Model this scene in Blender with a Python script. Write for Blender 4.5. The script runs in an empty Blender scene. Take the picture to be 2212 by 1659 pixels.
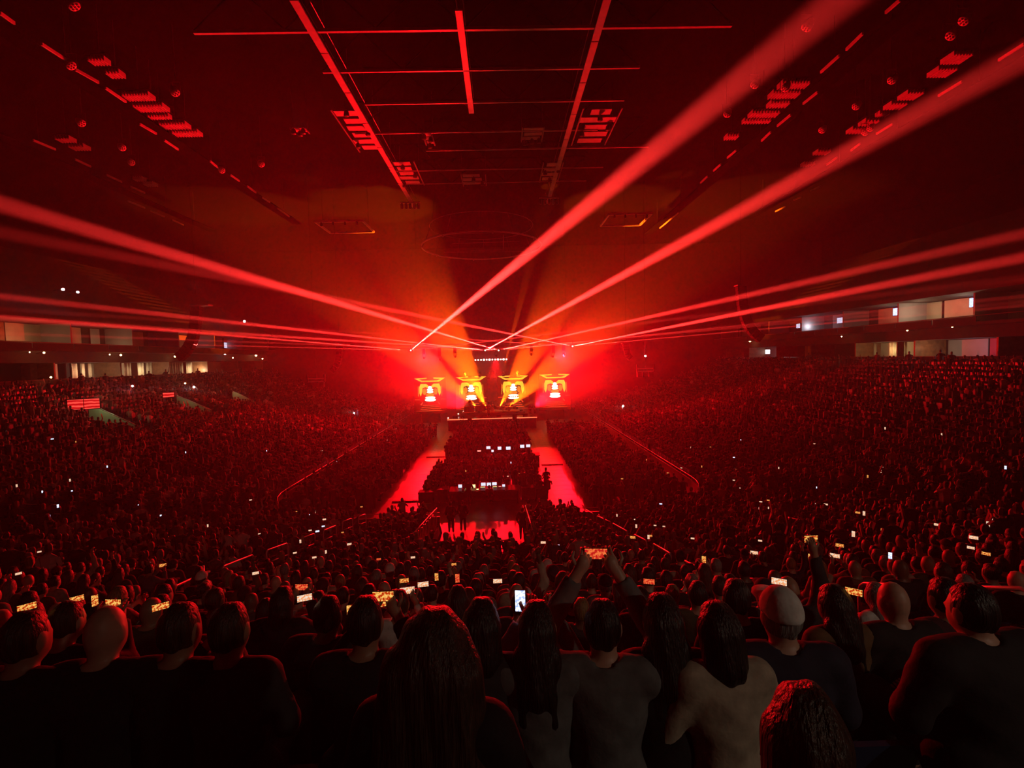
import bpy, bmesh, math, random
import numpy as np
from mathutils import Vector, Matrix, Euler
random.seed(7); RNG = np.random.default_rng(7)
sc = bpy.context.scene
COL = sc.collection
# ------------------------------------------------------------------ camera
F = 1050.0; PW, PH = 2212, 1659
EYE = Vector((1.0, 0.0, 9.5))
YAW, PITCH, ROLL = math.atan(19.54/F), math.atan(55.03/F), math.radians(1.5)
cam_d = bpy.data.cameras.new('camera'); cam = bpy.data.objects.new('camera', cam_d); COL.objects.link(cam)
cam_d.sensor_fit = 'HORIZONTAL'; cam_d.sensor_width = 36.0; cam_d.lens = 36.0*F/PW
cam_d.clip_start = 0.05; cam_d.clip_end = 500
CR = (Matrix.Rotation(-YAW, 3, 'Z') @ Matrix.Rotation(math.pi/2-PITCH, 3, 'X') @ Matrix.Rotation(-ROLL, 3, 'Z'))
cam.matrix_world = Matrix.Translation(EYE) @ CR.to_4x4()
sc.camera = cam
# ------------------------------------------------------------------ world, exposure, sampling of light
w = bpy.data.worlds.new('world'); sc.world = w; w.use_nodes = True
w.node_tree.nodes['Background'].inputs[0].default_value = (0, 0, 0, 1)
vs = sc.view_settings
vs.view_transform = 'Standard'; vs.look = 'None'; vs.gamma = 1.0; vs.use_curve_mapping = False; vs.exposure = 0.0
cy = sc.cycles
cy.use_denoising = True; cy.use_adaptive_sampling = True; cy.adaptive_threshold = .03; cy.adaptive_min_samples = 20; cy.volume_bounces = 0; cy.max_bounces = 3; cy.diffuse_bounces = 1; cy.glossy_bounces = 2
cy.transmission_bounces = 2; cy.transparent_max_bounces = 4
# the show lights of the place: (source, target, cone degrees, watts, colour, blend, cone scale)
RED = (1.0, 0.002, 0.007); HOT = (1.0, 0.026, 0.022); AMB = (1.0, 0.09, 0.002)
def spot(name, src, dst, deg, watts, col, blend=.5, sxy=1.0, soft=.03):
    L = bpy.data.lights.new(name, 'SPOT'); L.energy = watts; L.color = col
    L.spot_size = math.radians(deg); L.spot_blend = blend; L.shadow_soft_size = soft
    o = bpy.data.objects.new(name, L); COL.objects.link(o)
    q = (Vector(dst)-Vector(src)).to_track_quat('-Z', 'Y')
    o.matrix_world = Matrix.Translation(src) @ q.to_matrix().to_4x4() @ Matrix.Diagonal((sxy, sxy, 1, 1))
    return o
def point(name, loc, watts, col, soft=.1):
    L = bpy.data.lights.new(name, 'POINT'); L.energy = watts; L.color = col; L.shadow_soft_size = soft
    o = bpy.data.objects.new(name, L); COL.objects.link(o); o.location = loc; return o
def ray(px, py):
    return (CR @ Vector(((px-PW/2)/F, -(py-PH/2)/F, -1.0))).normalized()
def at_y(px, py, y):                     # where the pixel's ray meets the cross plane at depth y
    d = ray(px, py); return EYE + d*((y-EYE.y)/d.y)
def at_z(px, py, z):
    d = ray(px, py); return EYE + d*((z-EYE.z)/d.z)
LASER_Y = 66.0
LASERS = [at_y(887, 757, LASER_Y), at_y(1048, 757, LASER_Y), at_y(1077, 757, LASER_Y), at_y(1237, 748, LASER_Y)]
BEAMS = [  # laser, pixel passed at the frame's edge, depth there, power
 (0, 1800, 12, 5.0, 1.0), (0, 0, 684, 24, .8), (0, 0, 734, 37, .8), (0, 2212, 600, 20, .4),
 (1, 2212, 122, 6.0, 1.0), (1, 0, 640, 20, 1.1), (1, 0, 720, 36, .8), (1, 2212, 652, 30, .7),
 (2, 0, 440, 9.5, 1.0), (2, 2212, 505, 13, .9), (2, 0, 688, 22, 1.1), (2, 2212, 640, 28, .8),
 (3, 0, 502, 12, .5), (3, 2212, 556, 13, .8), (3, 0, 668, 30, .5), (3, 2212, 660, 33, .8)]
LASER_W = 2.3e8
for i, px, py, d, p in BEAMS:
    spot('laser_beam_light', LASERS[i], at_y(px, py, d), 1.0, LASER_W*p, HOT, .9, .43)
STAGE_SPOTS = []     # (source, target): the fixtures built further down sit behind these
def stage_spot(px, py, y, tx, ty, ty_, deg, watts, col, blend=.4, sxy=1.0):
    a, b = at_y(px, py, y), at_y(tx, ty, ty_)
    spot('stage_light', a, b, deg, watts, col, blend, sxy); STAGE_SPOTS.append((a, b))
AW = 7.5e5
stage_spot(1005, 881, 71.5, 880, 842, 71, 12, AW*.15, AMB)
stage_spot(1031, 880, 71.5, 955, 815, 71, 24, AW*2.0, AMB)
stage_spot(1050, 879, 71.5, 1008, 800, 71, 30, AW*1.9, AMB)
stage_spot(1079, 879, 71.5, 1128, 790, 71, 25, AW*1.6, AMB)
stage_spot(1098, 880, 71.5, 1170, 815, 71, 26, AW*1.9, AMB)
stage_spot(1120, 880, 71.5, 1230, 838, 71, 12, AW*.15, AMB)
stage_spot(1036, 803, 72, 1000, 735, 70, 5, AW*.5*2.0, AMB)
stage_spot(1087, 802, 72, 1105, 730, 70, 5, AW*.5*2.0, AMB)
stage_spot(1120, 801, 72, 1165, 745, 70, 6, AW*.5*1.5, AMB)
stage_spot(1002, 804, 72, 962, 755, 70, 5, AW*.5*.7, AMB)
stage_spot(1055, 808, 73, 1049, 890, 73, 7, AW*.8, (1, .12, .02))
stage_spot(1068, 808, 73, 1074, 890, 73, 7, AW*.8, (1, .12, .02))
# wide red washes that fill the haze and light roof, floor and crowd
WW = 3.6e4
def wash(src, dst, deg, watts, blend=1.0, col=RED):
    spot('wash_light', src, dst, deg, watts, col, blend, 1.0, .15); STAGE_SPOTS.append((Vector(src), Vector(dst)))
wash((-4.5, 69, 2.6), (-14, 42, 19), 54, WW*10.5)
wash((5.5, 69, 2.6), (19, 42, 18), 52, WW*8.0)
wash((-7.5, 66.3, 9.6), (-24, 43, 5), 90, WW*1.45)
wash((8.0, 66.3, 9.6), (25, 43, 5), 90, WW*1.5)
wash((-2.5, 69, 2.6), (-8, 44, 27), 36, WW*2.6)
wash((-9.6, 66.3, 9.9), (-1.0, 0, 7.5), 52, WW*1.8)
wash((9.4, 66.3, 9.9), (2.5, 0, 7.5), 52, WW*1.8)
wash((0.2, 66.3, 9.9), (-.4, 27.5, 0), 13, WW*1.5, .8)  # narrow spot added to brighten the floor at the entrance
wash((-5.4, 66.3, 9.9), (-5.8, 45, 0), 19, WW*.75, .8)  # added spot, reddens the left aisle
wash((5.0, 66.3, 9.9), (5.1, 45, 0), 19, WW*.75, .8)  # added spot, reddens the right aisle
# ------------------------------------------------------------------ materials
MATS = {}
def mat(name, col, rough=.6, metal=0.0, var=.25, scale=6.0, bump=0.0, coat=0.0, spec=.5, attr=None):
    if name in MATS: return MATS[name]
    m = bpy.data.materials.new(name); m.use_nodes = True; nt = m.node_tree; b = nt.nodes['Principled BSDF']
    tc = nt.nodes.new('ShaderNodeTexCoord'); no = nt.nodes.new('ShaderNodeTexNoise')
    no.inputs['Scale'].default_value = scale; no.inputs['Detail'].default_value = 3
    nt.links.new(tc.outputs['Object'], no.inputs['Vector'])
    if attr:
        at = nt.nodes.new('ShaderNodeAttribute'); at.attribute_name = attr
        nt.links.new(at.outputs['Color'], b.inputs['Base Color'])
    else:
        cr = nt.nodes.new('ShaderNodeValToRGB')
        cr.color_ramp.elements[0].position = .3; cr.color_ramp.elements[1].position = .7
        cr.color_ramp.elements[0].color = tuple(c*(1-var) for c in col)+(1,)
        cr.color_ramp.elements[1].color = tuple(min(1, c*(1+var)) for c in col)+(1,)
        nt.links.new(no.outputs['Fac'], cr.inputs['Fac']); nt.links.new(cr.outputs['Color'], b.inputs['Base Color'])
    b.inputs['Roughness'].default_value = rough; b.inputs['Metallic'].default_value = metal
    b.inputs['Specular IOR Level'].default_value = spec
    if coat: b.inputs['Coat Weight'].default_value = coat
    if bump:
        bp = nt.nodes.new('ShaderNodeBump'); bp.inputs['Strength'].default_value = bump; bp.inputs['Distance'].default_value = .02
        nt.links.new(no.outputs['Fac'], bp.inputs['Height']); nt.links.new(bp.outputs['Normal'], b.inputs['Normal'])
    MATS[name] = m; return m
def emit(name, col, strength, col2=None, scale=8.0, light=False, wave=False):
    if name in MATS: return MATS[name]
    m = bpy.data.materials.new(name); m.use_nodes = True; nt = m.node_tree; nt.nodes.clear()
    o = nt.nodes.new('ShaderNodeOutputMaterial'); e = nt.nodes.new('ShaderNodeEmission')
    e.inputs['Strength'].default_value = strength; e.inputs['Color'].default_value = tuple(col)+(1,)
    if col2:
        tc = nt.nodes.new('ShaderNodeTexCoord')
        no = nt.nodes.new('ShaderNodeTexWave' if wave else 'ShaderNodeTexNoise'); no.inputs['Scale'].default_value = scale
        if wave: no.inputs['Distortion'].default_value = 4.0; no.bands_direction = 'Z'
        cr = nt.nodes.new('ShaderNodeValToRGB')
        cr.color_ramp.elements[0].position = .42; cr.color_ramp.elements[1].position = .58
        cr.color_ramp.elements[0].color = tuple(col)+(1,); cr.color_ramp.elements[1].color = tuple(col2)+(1,)
        nt.links.new(tc.outputs['Object'], no.inputs['Vector']); nt.links.new(no.outputs['Fac'], cr.inputs['Fac'])
        nt.links.new(cr.outputs['Color'], e.inputs['Color'])
    nt.links.new(e.outputs[0], o.inputs['Surface'])
    try: m.cycles.emission_sampling = 'AUTO' if light else 'NONE'
    except Exception: pass
    MATS[name] = m; return m
BLACK = mat('black_matte', (.012, .012, .013), .55)
STEEL = mat('painted_steel', (.16, .15, .15), .45, .3)
RAIL = mat('brushed_rail', (.62, .6, .58), .3, .4, .08)
CONC = mat('concrete', (.075, .072, .072), .8, 0, .3, 1.5, .15)
DARKC = mat('dark_plaster', (.03, .028, .028), .85, 0, .25, 1.0)
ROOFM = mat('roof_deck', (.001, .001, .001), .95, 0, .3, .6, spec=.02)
# ------------------------------------------------------------------ mesh helpers
class MB:
    def __init__(s): s.v = []; s.f = []; s.m = []
    def add(s, vs, fs, mi=0):
        n = len(s.v); s.v += [tuple(p) for p in vs]; s.f += [tuple(i+n for i in f) for f in fs]; s.m += [mi]*len(fs); return s
    def box(s, lo, hi, mi=0):
        x0, y0, z0 = lo; x1, y1, z1 = hi
        return s.add([(x0,y0,z0),(x1,y0,z0),(x1,y1,z0),(x0,y1,z0),(x0,y0,z1),(x1,y0,z1),(x1,y1,z1),(x0,y1,z1)],
                     [(0,3,2,1),(4,5,6,7),(0,1,5,4),(1,2,6,5),(2,3,7,6),(3,0,4,7)], mi)
    def obox(s, c, size, rot=None, mi=0):
        hx, hy, hz = (a/2 for a in size); R = rot if rot is not None else Matrix.Identity(3)
        t = MB().box((-hx,-hy,-hz), (hx,hy,hz))
        return s.add([Vector(c)+R@Vector(p) for p in t.v], t.f, mi)
    def bar(s, a, b, wd, ht, mi=0, up=(0,0,1)):
        a, b = Vector(a), Vector(b); d = (b-a); L = d.length; d.normalize()
        x = d.cross(Vector(up)); x = x.normalized() if x.length > 1e-6 else Vector((1,0,0)); z = x.cross(d)
        R = Matrix((x, d, z)).transposed()
        return s.obox((a+b)/2, (wd, L, ht), R, mi)
    def cyl(s, a, b, r0, r1=None, n=10, mi=0, caps=True):
        r1 = r0 if r1 is None else r1; a, b = Vector(a), Vector(b); q = (b-a).to_track_quat('Z', 'Y')
        vs = []
        for c, r in ((a, r0), (b, r1)):
            for i in range(n):
                t = 2*math.pi*i/n; vs.append(c+q@Vector((r*math.cos(t), r*math.sin(t), 0)))
        fs = [(i, (i+1) % n, n+(i+1) % n, n+i) for i in range(n)]
        if caps: fs += [tuple(range(n-1, -1, -1)), tuple(range(n, 2*n))]
        return s.add(vs, fs, mi)
    def tube(s, pts, r, n=6, mi=0):
        pts = [Vector(p) for p in pts]; vs = []; k = len(pts)
        for i, p in enumerate(pts):
            d = (pts[min(i+1, k-1)]-pts[max(i-1, 0)]); q = d.to_track_quat('Z', 'Y')
            rr = r[i] if isinstance(r, (list, tuple)) else r
            for j in range(n):
                t = 2*math.pi*j/n; vs.append(p+q@Vector((rr*math.cos(t), rr*math.sin(t), 0)))
        fs = [(i*n+j, i*n+(j+1) % n, (i+1)*n+(j+1) % n, (i+1)*n+j) for i in range(k-1) for j in range(n)]
        fs += [tuple(range(n-1, -1, -1)), tuple(range((k-1)*n, k*n))]
        return s.add(vs, fs, mi)
    def lathe(s, prof, n=16, c=(0,0,0), mi=0, R=None):
        vs = []; c = Vector(c)
        for r, z in prof:
            for j in range(n):
                t = 2*math.pi*j/n; p = Vector((r*math.cos(t), r*math.sin(t), z)); vs.append(c+(R@p if R else p))
        k = len(prof)
        fs = [(i*n+j, i*n+(j+1) % n, (i+1)*n+(j+1) % n, (i+1)*n+j) for i in range(k-1) for j in range(n)]
        fs += [tuple(range(n-1, -1, -1)), tuple(range((k-1)*n, k*n))]
        return s.add(vs, fs, mi)
    def mesh(s, name, mats=(), smooth=False):
        me = bpy.data.meshes.new(name); me.from_pydata(s.v, [], s.f)
        for m in (mats if isinstance(mats, (list, tuple)) else [mats]): me.materials.append(m)
        me.polygons.foreach_set('material_index', s.m)
        if smooth: me.polygons.foreach_set('use_smooth', [True]*len(s.f))
        me.update(); return me
def np_mesh(name, v, f, mats, smooth=True, col=None):
    me = bpy.data.meshes.new(name); v = np.asarray(v, np.float32); f = np.asarray(f, np.int32); n = f.shape[1]
    me.vertices.add(len(v)); me.vertices.foreach_set('co', v.ravel())
    me.loops.add(f.size); me.loops.foreach_set('vertex_index', f.ravel())
    me.polygons.add(len(f)); me.polygons.foreach_set('loop_start', np.arange(0, f.size, n, dtype=np.int32))
    me.polygons.foreach_set('loop_total', np.full(len(f), n, np.int32))
    me.polygons.foreach_set('use_smooth', np.full(len(f), smooth))
    if col is not None:
        a = me.attributes.new('tint', 'FLOAT_COLOR', 'POINT'); a.data.foreach_set('color', np.asarray(col, np.float32).ravel())
    for m in (mats if isinstance(mats, (list, tuple)) else [mats]): me.materials.append(m)
    me.update(); me.validate(); return me
def obj(name, me, parent=None, label=None, cat=None, group=None, kind=None, M=None):
    o = bpy.data.objects.new(name, me); COL.objects.link(o)
    if parent is not None: o.parent = parent
    if M is not None: o.matrix_basis = M
    if label: o['label'] = label
    if cat: o['category'] = cat
    if group: o['group'] = group
    if kind: o['kind'] = kind
    return o
def thing(name, label, cat, M=None, group=None):
    return obj(name, None, None, label, cat, group, None, M)
def T(x, y=None, z=None):
    return Matrix.Translation((x, y, z) if y is not None else x)
def TR(loc, rz=0, s=1.0):
    return Matrix.Translation(loc) @ Matrix.Rotation(rz, 4, 'Z') @ Matrix.Scale(s, 4)
def copy_tree(o, M, label=None, group=None):
    c = o.copy(); COL.objects.link(c); c.matrix_basis = M
    if label: c['label'] = label
    if group: c['group'] = group
    for ch in o.children:
        k = ch.copy(); COL.objects.link(k); k.parent = c
        for g in ch.children:
            q = g.copy(); COL.objects.link(q); q.parent = k
    return c
def ordinal(n):
    w_ = ['zeroth','first','second','third','fourth','fifth','sixth','seventh','eighth','ninth','tenth','eleventh','twelfth',
         'thirteenth','fourteenth','fifteenth','sixteenth','seventeenth','eighteenth','nineteenth','twentieth']
    return w_[n] if n < len(w_) else '%d%s' % (n, {1:'st',2:'nd',3:'rd'}.get(n % 10, 'th') if n % 100 not in (11,12,13) else 'th')
# ------------------------------------------------------------------ the bowl's shape
W, R_, Y0, YF = 13.5, 6.0, 25.8, 84.0
TREAD, NROW = .84, 31
GX0, GX1, GS = -2.6, 1.9, 8.4            # the gap cut through the lower end rows
def row_z(k):
    s = TREAD*(k+.5); return .6 + .1147*s + .0065*s*s
def bowl_s(x, y):
    dx, dy = abs(x)-(W-R_), (Y0+R_)-y
    if dx > 0 and dy > 0: return math.hypot(dx, dy)-R_
    if dy <= 0: return abs(x)-W
    return Y0-y
def bowl_z(x, y):
    s = bowl_s(x, y)
    if s < 0: return 0.0
    if GX0 < x < GX1 and s < GS and y < Y0: return 0.0
    return row_z(min(NROW, int(s/TREAD)))
def march(px, py, h, t0=1.0, t1=110.0):   # first place where a ray comes down to h above the bowl
    d = ray(px, py); t = t0
    while t < t1:
        p = EYE+d*t
        if p.z <= bowl_z(p.x, p.y)+h: return p
        t += .02 if t < 12 else .05
    return EYE+d*t1
def row_pts(s, na=10):                    # left straight, left arc, end, right arc, right straight
    c = R_+s; P = [(-(W+s), YF)]
    for i in range(na+1):
        a = math.pi+math.pi/2*i/na; P.append((-(W-R_)+c*math.cos(a), Y0+R_+c*math.sin(a)))
    P += [(GX0, Y0-s), (GX1, Y0-s)]
    for i in range(na+1):
        a = 1.5*math.pi+math.pi/2*i/na; P.append(((W-R_)+c*math.cos(a), Y0+R_+c*math.sin(a)))
    P.append((W+s, YF)); return P
GI = 12                                    # index of the gap's left point
b = MB()
for k in range(NROW):
    s0, s1 = TREAD*k, TREAD*(k+1); z = row_z(k); zl = row_z(k-1) if k else 0.0
    A, B = row_pts(s0), row_pts(s1)
    for i in range(len(A)-1):
        if i == GI and s0 < GS-.01: continue
        zz = 0.0 if (i == GI and abs(s0-GS) < .01) else zl
        b.add([(*A[i], zz), (*A[i+1], zz), (*A[i+1], z), (*A[i], z)], [(0,1,2,3)])
        b.add([(*A[i], z), (*A[i+1], z), (*B[i+1], z), (*B[i], z)], [(0,1,2,3)])
    if s0 < GS-.01:
        for gx in (GX0, GX1):
            b.add([(gx, Y0-s0, 0), (gx, Y0-s1, 0), (gx, Y0-s1, z), (gx, Y0-s0, z)], [(0,1,2,3)])
obj('grandstand', b.mesh('grandstand', CONC), None, 'dark concrete terraces of the seating bowl around the arena floor', None, None, 'structure')
FLOORM = mat('polished_floor', (.22, .19, .19), .4, 0, .2, .8, .02, 0, .5)
obj('floor', MB().box((-14, 15, -.3), (14, 92, 0)).mesh('floor', FLOORM), None, 'polished dark arena floor', None, None, 'structure')
fl = bpy.data.objects['floor']
pm = {}
for x0, x1 in ((-6.6, -5.0), (4.3, 5.95)):
    me = MB().box((x0+.01, .012, 0), (x1-.01, 1.208, .008)).mesh('floor_panel', mat('aisle_panel', (.34, .3, .3), .38, 0, .25, 1.2, .03))
    for i in range(29):
        obj('floor_panel', me, fl, M=T(0, 28.2+i*1.22, 0))
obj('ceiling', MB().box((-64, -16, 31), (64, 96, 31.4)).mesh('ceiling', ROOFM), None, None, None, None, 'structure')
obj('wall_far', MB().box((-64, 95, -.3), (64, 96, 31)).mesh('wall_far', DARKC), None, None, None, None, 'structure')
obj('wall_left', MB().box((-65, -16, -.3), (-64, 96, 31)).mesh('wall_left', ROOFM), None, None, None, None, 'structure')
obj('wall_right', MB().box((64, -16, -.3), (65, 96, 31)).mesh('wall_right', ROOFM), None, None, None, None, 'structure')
obj('wall_back', MB().box((-64, -16.5, -.3), (64, -16, 31)).mesh('wall_back', DARKC), None, None, None, None, 'structure')
obj('floor_concourse', MB().box((-30, -16, 8.6), (30, -.25, 8.9)).mesh('floor_concourse', CONC), None, None, None, None, 'structure')
# haze that fills the whole hall
HAZE_STAGE, HAZE_HALL = .020, .0022
hz = MB().box((-66, -17.5, -1), (66, 97.5, 32.5)).mesh('haze')
hm = bpy.data.materials.new('haze'); hm.use_nodes = True; nt = hm.node_tree; nt.nodes.clear()
o_ = nt.nodes.new('ShaderNodeOutputMaterial'); v_ = nt.nodes.new('ShaderNodeVolumeScatter')
v_.inputs['Anisotropy'].default_value = .6
# thicker around the stage to hold the glow there, thinning out into the hall
tc_ = nt.nodes.new('ShaderNodeTexCoord'); mp_ = nt.nodes.new('ShaderNodeMapping'); mp_.vector_type = 'TEXTURE'
mp_.inputs['Location'].default_value = (0, 74, 9); mp_.inputs['Scale'].default_value = (38, 26, 18)
gr_ = nt.nodes.new('ShaderNodeTexGradient'); gr_.gradient_type = 'QUADRATIC_SPHERE'
ml_ = nt.nodes.new('ShaderNodeMath'); ml_.operation = 'MULTIPLY_ADD'; ml_.inputs[1].default_value = HAZE_STAGE; ml_.inputs[2].default_value = HAZE_HALL
nt.links.new(tc_.outputs['Object'], mp_.inputs['Vector']); nt.links.new(mp_.outputs['Vector'], gr_.inputs['Vector'])
nt.links.new(gr_.outputs['Fac'], ml_.inputs[0]); nt.links.new(ml_.outputs[0], v_.inputs['Density'])
nt.links.new(v_.outputs[0], o_.inputs['Volume']); hz.materials.append(hm)
obj('haze', hz, None, 'thin stage haze hanging through the whole arena', 'haze', None, 'stuff')
# front parapets of the stands with their rails
PARA = mat('parapet_panel', (.09, .03, .03), .4, 0, .2, 2)
def parapet(name, pts, label):
    b = MB()
    for (x0, y0), (x1, y1) in zip(pts[:-1], pts[1:]): b.bar((x0, y0, .55), (x1, y1, .55), .1, 1.1)
    o = obj(name, b.mesh(name, PARA), None, label, None, None, 'structure')
    obj('top_rail', MB().tube([(x, y, 1.32) for x, y in pts], .02, 6).mesh('top_rail', RAIL, True), o)
    pm = MB().cyl((0, 0, 1.1), (0, 0, 1.32), .02, n=6).mesh('rail_post', RAIL)
    for (x0, y0), (x1, y1) in zip(pts[:-1], pts[1:]):
        n = max(1, int(math.hypot(x1-x0, y1-y0)/2.0))
        for i in range(n): obj('rail_post', pm, o, M=T(x0+(x1-x0)*i/n, y0+(y1-y0)*i/n, 0))
P0 = row_pts(-.08)
parapet('trim_1', P0[:12], 'low parapet with rail along the left stand, from corner to stage')
parapet('trim_2', P0[11:13], 'low parapet with rail left of the floor entrance')
parapet('trim_3', P0[13:15], 'low parapet with rail right of the floor entrance')
parapet('trim_4', P0[14:], 'low parapet with rail along the right stand, from corner to stage')
# ------------------------------------------------------------------ suites, both sides
SX = 40.4
def at_x(px, py, x):
    d = ray(px, py); return EYE+d*((x-EYE.x)/d.x)
BEIGE = mat('suite_beige', (.55, .44, .33), .8, 0, .12, 1)
WOOD = mat('suite_wood', (.25, .12, .06), .5, 0, .3, 3)
GREYW = mat('suite_grey', (.36, .34, .35), .8, 0, .1, 1)
BLUEW = mat('suite_blue', (.06, .05, .22), .7, 0, .1, 1)
CURT = mat('suite_curtain', (.72, .6, .42), .85, 0, .1, 5)
MAGLIT = mat('suite_magenta_lit', (.35, .03, .07), .7, 0, .1, 1)  # magenta light falling on this panel is put into its base colour
LEDGE = mat('suite_ledge', (.2, .05, .05), .3, 0, .1, 2)
TVM = emit('tv_picture', (.08, .12, .45), 1.2, (1, 1, 1), 3.0, wave=True)
TVB = emit('tv_picture_bright', (.15, .3, .8), 2.0, (1, 1, 1), 2.5, wave=True)
REDTV = emit('red_led_picture', (.55, .004, .006), 1.1, (1.0, .07, .05), 1.3, wave=True)
WARM = emit('warm_lamp', (1, .62, .22), 40); COOL = emit('cool_lamp', (.85, .95, 1), 40)
SZ = .9
LOW, UP = (7.3+SZ, 9.25+SZ), (10.7+SZ, 13.0+SZ)
for sg, side in ((-1, 'left'), (1, 'right')):
    b = MB()
    X = lambda x: sg*x
    def bx(x0, x1, z0, z1, y0=6, y1=86, mi=0):
        a, c = sorted((sg*x0, sg*x1)); b.box((a, y0, z0+SZ), (c, y1, z1+SZ), mi)
    bx(43.4, 43.7, 5.5, 13.2)                       # back wall of the rooms
    bx(39.9, 43.4, 6.6, 7.2)                        # lower suite floor
    bx(40.1, 40.3, 7.2, 7.75)                       # lower ledge
    bx(40.0, 43.4, 9.3, 10.55)                      # fascia between the levels
    bx(38.6, 40.2, 10.3, 10.55)                     # balcony nose
    bx(39.0, 43.4, 13.05, 13.5)                     # upper ceiling
    wl = obj('wall_suites_'+side, b.mesh('wall_suites', DARKC), None, 'two levels of suites built above the '+side+' stand', None, None, 'structure')
    me = MB().box((min(X(40.4), X(43.4)), -.08, 7.2+SZ), (max(X(40.4), X(43.4)), .08, 9.3+SZ)).mesh('partition', WOOD)
    me2 = MB().box((min(X(40.4), X(43.4)), -.08, 10.55+SZ), (max(X(40.4), X(43.4)), .08, 13.05+SZ)).mesh('partition', GREYW)
    for y in np.arange(38, 85, 7.8):
        obj('partition', me, wl, M=T(0, float(y), 0)); obj('partition', me2, wl, M=T(0, float(y)+2, 0))
    for z, xx in ((7.77+SZ, 40.2), (11.05+SZ, 38.7)):
        obj('ledge_rail', MB().tube([(X(xx), 20, z), (X(xx), 86, z)], .04, 6).mesh('ledge_rail', LEDGE, True), wl)
    me = MB().box((min(X(38.6), X(38.66)), 0, 10.55+SZ), (max(X(38.6), X(38.66)), 3.9, 11.0+SZ)).mesh('balcony_panel', DARKC)
    for y in np.arange(38, 85, 4.0): obj('balcony_panel', me, wl, M=T(0, float(y), 0))
    # upper tier above the suites
    b = MB()
    for k in range(16):
        x0, x1 = 40+k*1.05, 40+(k+1)*1.05; z = 14.5+k*.62
        a, c = sorted((sg*x0, sg*x1)); b.box((a, -12, z-.62 if k else 14.1), (c, 90, z))
    obj('grandstand_upper_'+side, b.mesh('upper_tier', DARKC), None, 'unlit upper tier above the '+side+' suites', None, None, 'structure')
def room_panel(side, px0, px1, band, m, name='wall_panel', depth=43.3):
    sg = -1 if side == 'left' else 1; z0, z1 = band
    yA, yB = at_x(px0, 760, sg*depth).y, at_x(px1, 760, sg*depth).y
    a, c = sorted((sg*depth, sg*(depth-.08)))
    o = obj(name, MB().box((a, min(yA, yB), z0), (c, max(yA, yB), z1)).mesh(name, m), bpy.data.objects['wall_suites_'+side]); return o
def curtain(side, px0, px1, band, m=CURT):
    sg = -1 if side == 'left' else 1; z0, z1 = band
    yA, yB = sorted((at_x(px0, 790, sg*42.4).y, at_x(px1, 790, sg*42.4).y)); n = max(6, int((yB-yA)*10)); vs = []
    for i in range(n+1):
        y = yA+(yB-yA)*i/n; x = sg*(42.4+.06*math.sin(i*1.3))
        vs += [(x, y, z0), (x, y, z1), (x+sg*.03, y, z0), (x+sg*.03, y, z1)]
    fs = []
    for i in range(n):
        p, q = 4*i, 4*i+4; fs += [(p, q, q+1, p+1), (p+2, p+3, q+3, q+2), (p+1, q+1, q+3, p+3), (p, p+2, q+2, q)]
    b = MB().add(vs, fs); obj('curtain', b.mesh('curtain', m, True), bpy.data.objects['wall_suites_'+side])
for a, c in ((155, 168), (176, 184), (190, 200), (247, 262), (268, 283), (297, 309), (315, 330), (333, 345), (352, 362), (368, 384), (388, 396), (402, 414), (418, 432)):
    curtain('left', a, c, LOW)
room_panel('left', 150, 240, LOW, BEIGE); room_panel('left', 244, 400, LOW, BEIGE); room_panel('left', 404, 474, LOW, BEIGE, depth=42.6)
room_panel('left', 60, 76, LOW, WOOD, depth=42.0); room_panel('left', 80, 120, LOW, BEIGE)
for a, c, m in ((-30, 11, WOOD), (13, 90, BEIGE), (98, 176, BEIGE), (196, 216, GREYW), (264, 310, GREYW), (320, 362, BLUEW), (363, 414, BEIGE), (420, 480, GREYW), (520, 580, GREYW)):
    room_panel('left', a, c, UP, m)
for a, c, m in ((1645, 1712, GREYW), (1740, 1780, BEIGE), (1880, 1940, BEIGE), (1952, 1988, BEIGE), (1990, 2044, WOOD), (2050, 2136, GREYW), (2140, 2230, MAGLIT)):
    room_panel('right', a, c, LOW, m)
for a, c in ((1744, 1756), (1764, 1776), (1884, 1894), (1922, 1936), (1952, 1958), (1978, 1988)): curtain('right', a, c, LOW)
for a, c, m in ((1672, 1690, GREYW), (1738, 1766, GREYW), (1800, 1830, GREYW), (1898, 1946, BEIGE), (1950, 2034, BEIGE), (2040, 2140, BEIGE), (2142, 2240, GREYW)):
    room_panel('right', a, c, UP, m)
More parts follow.
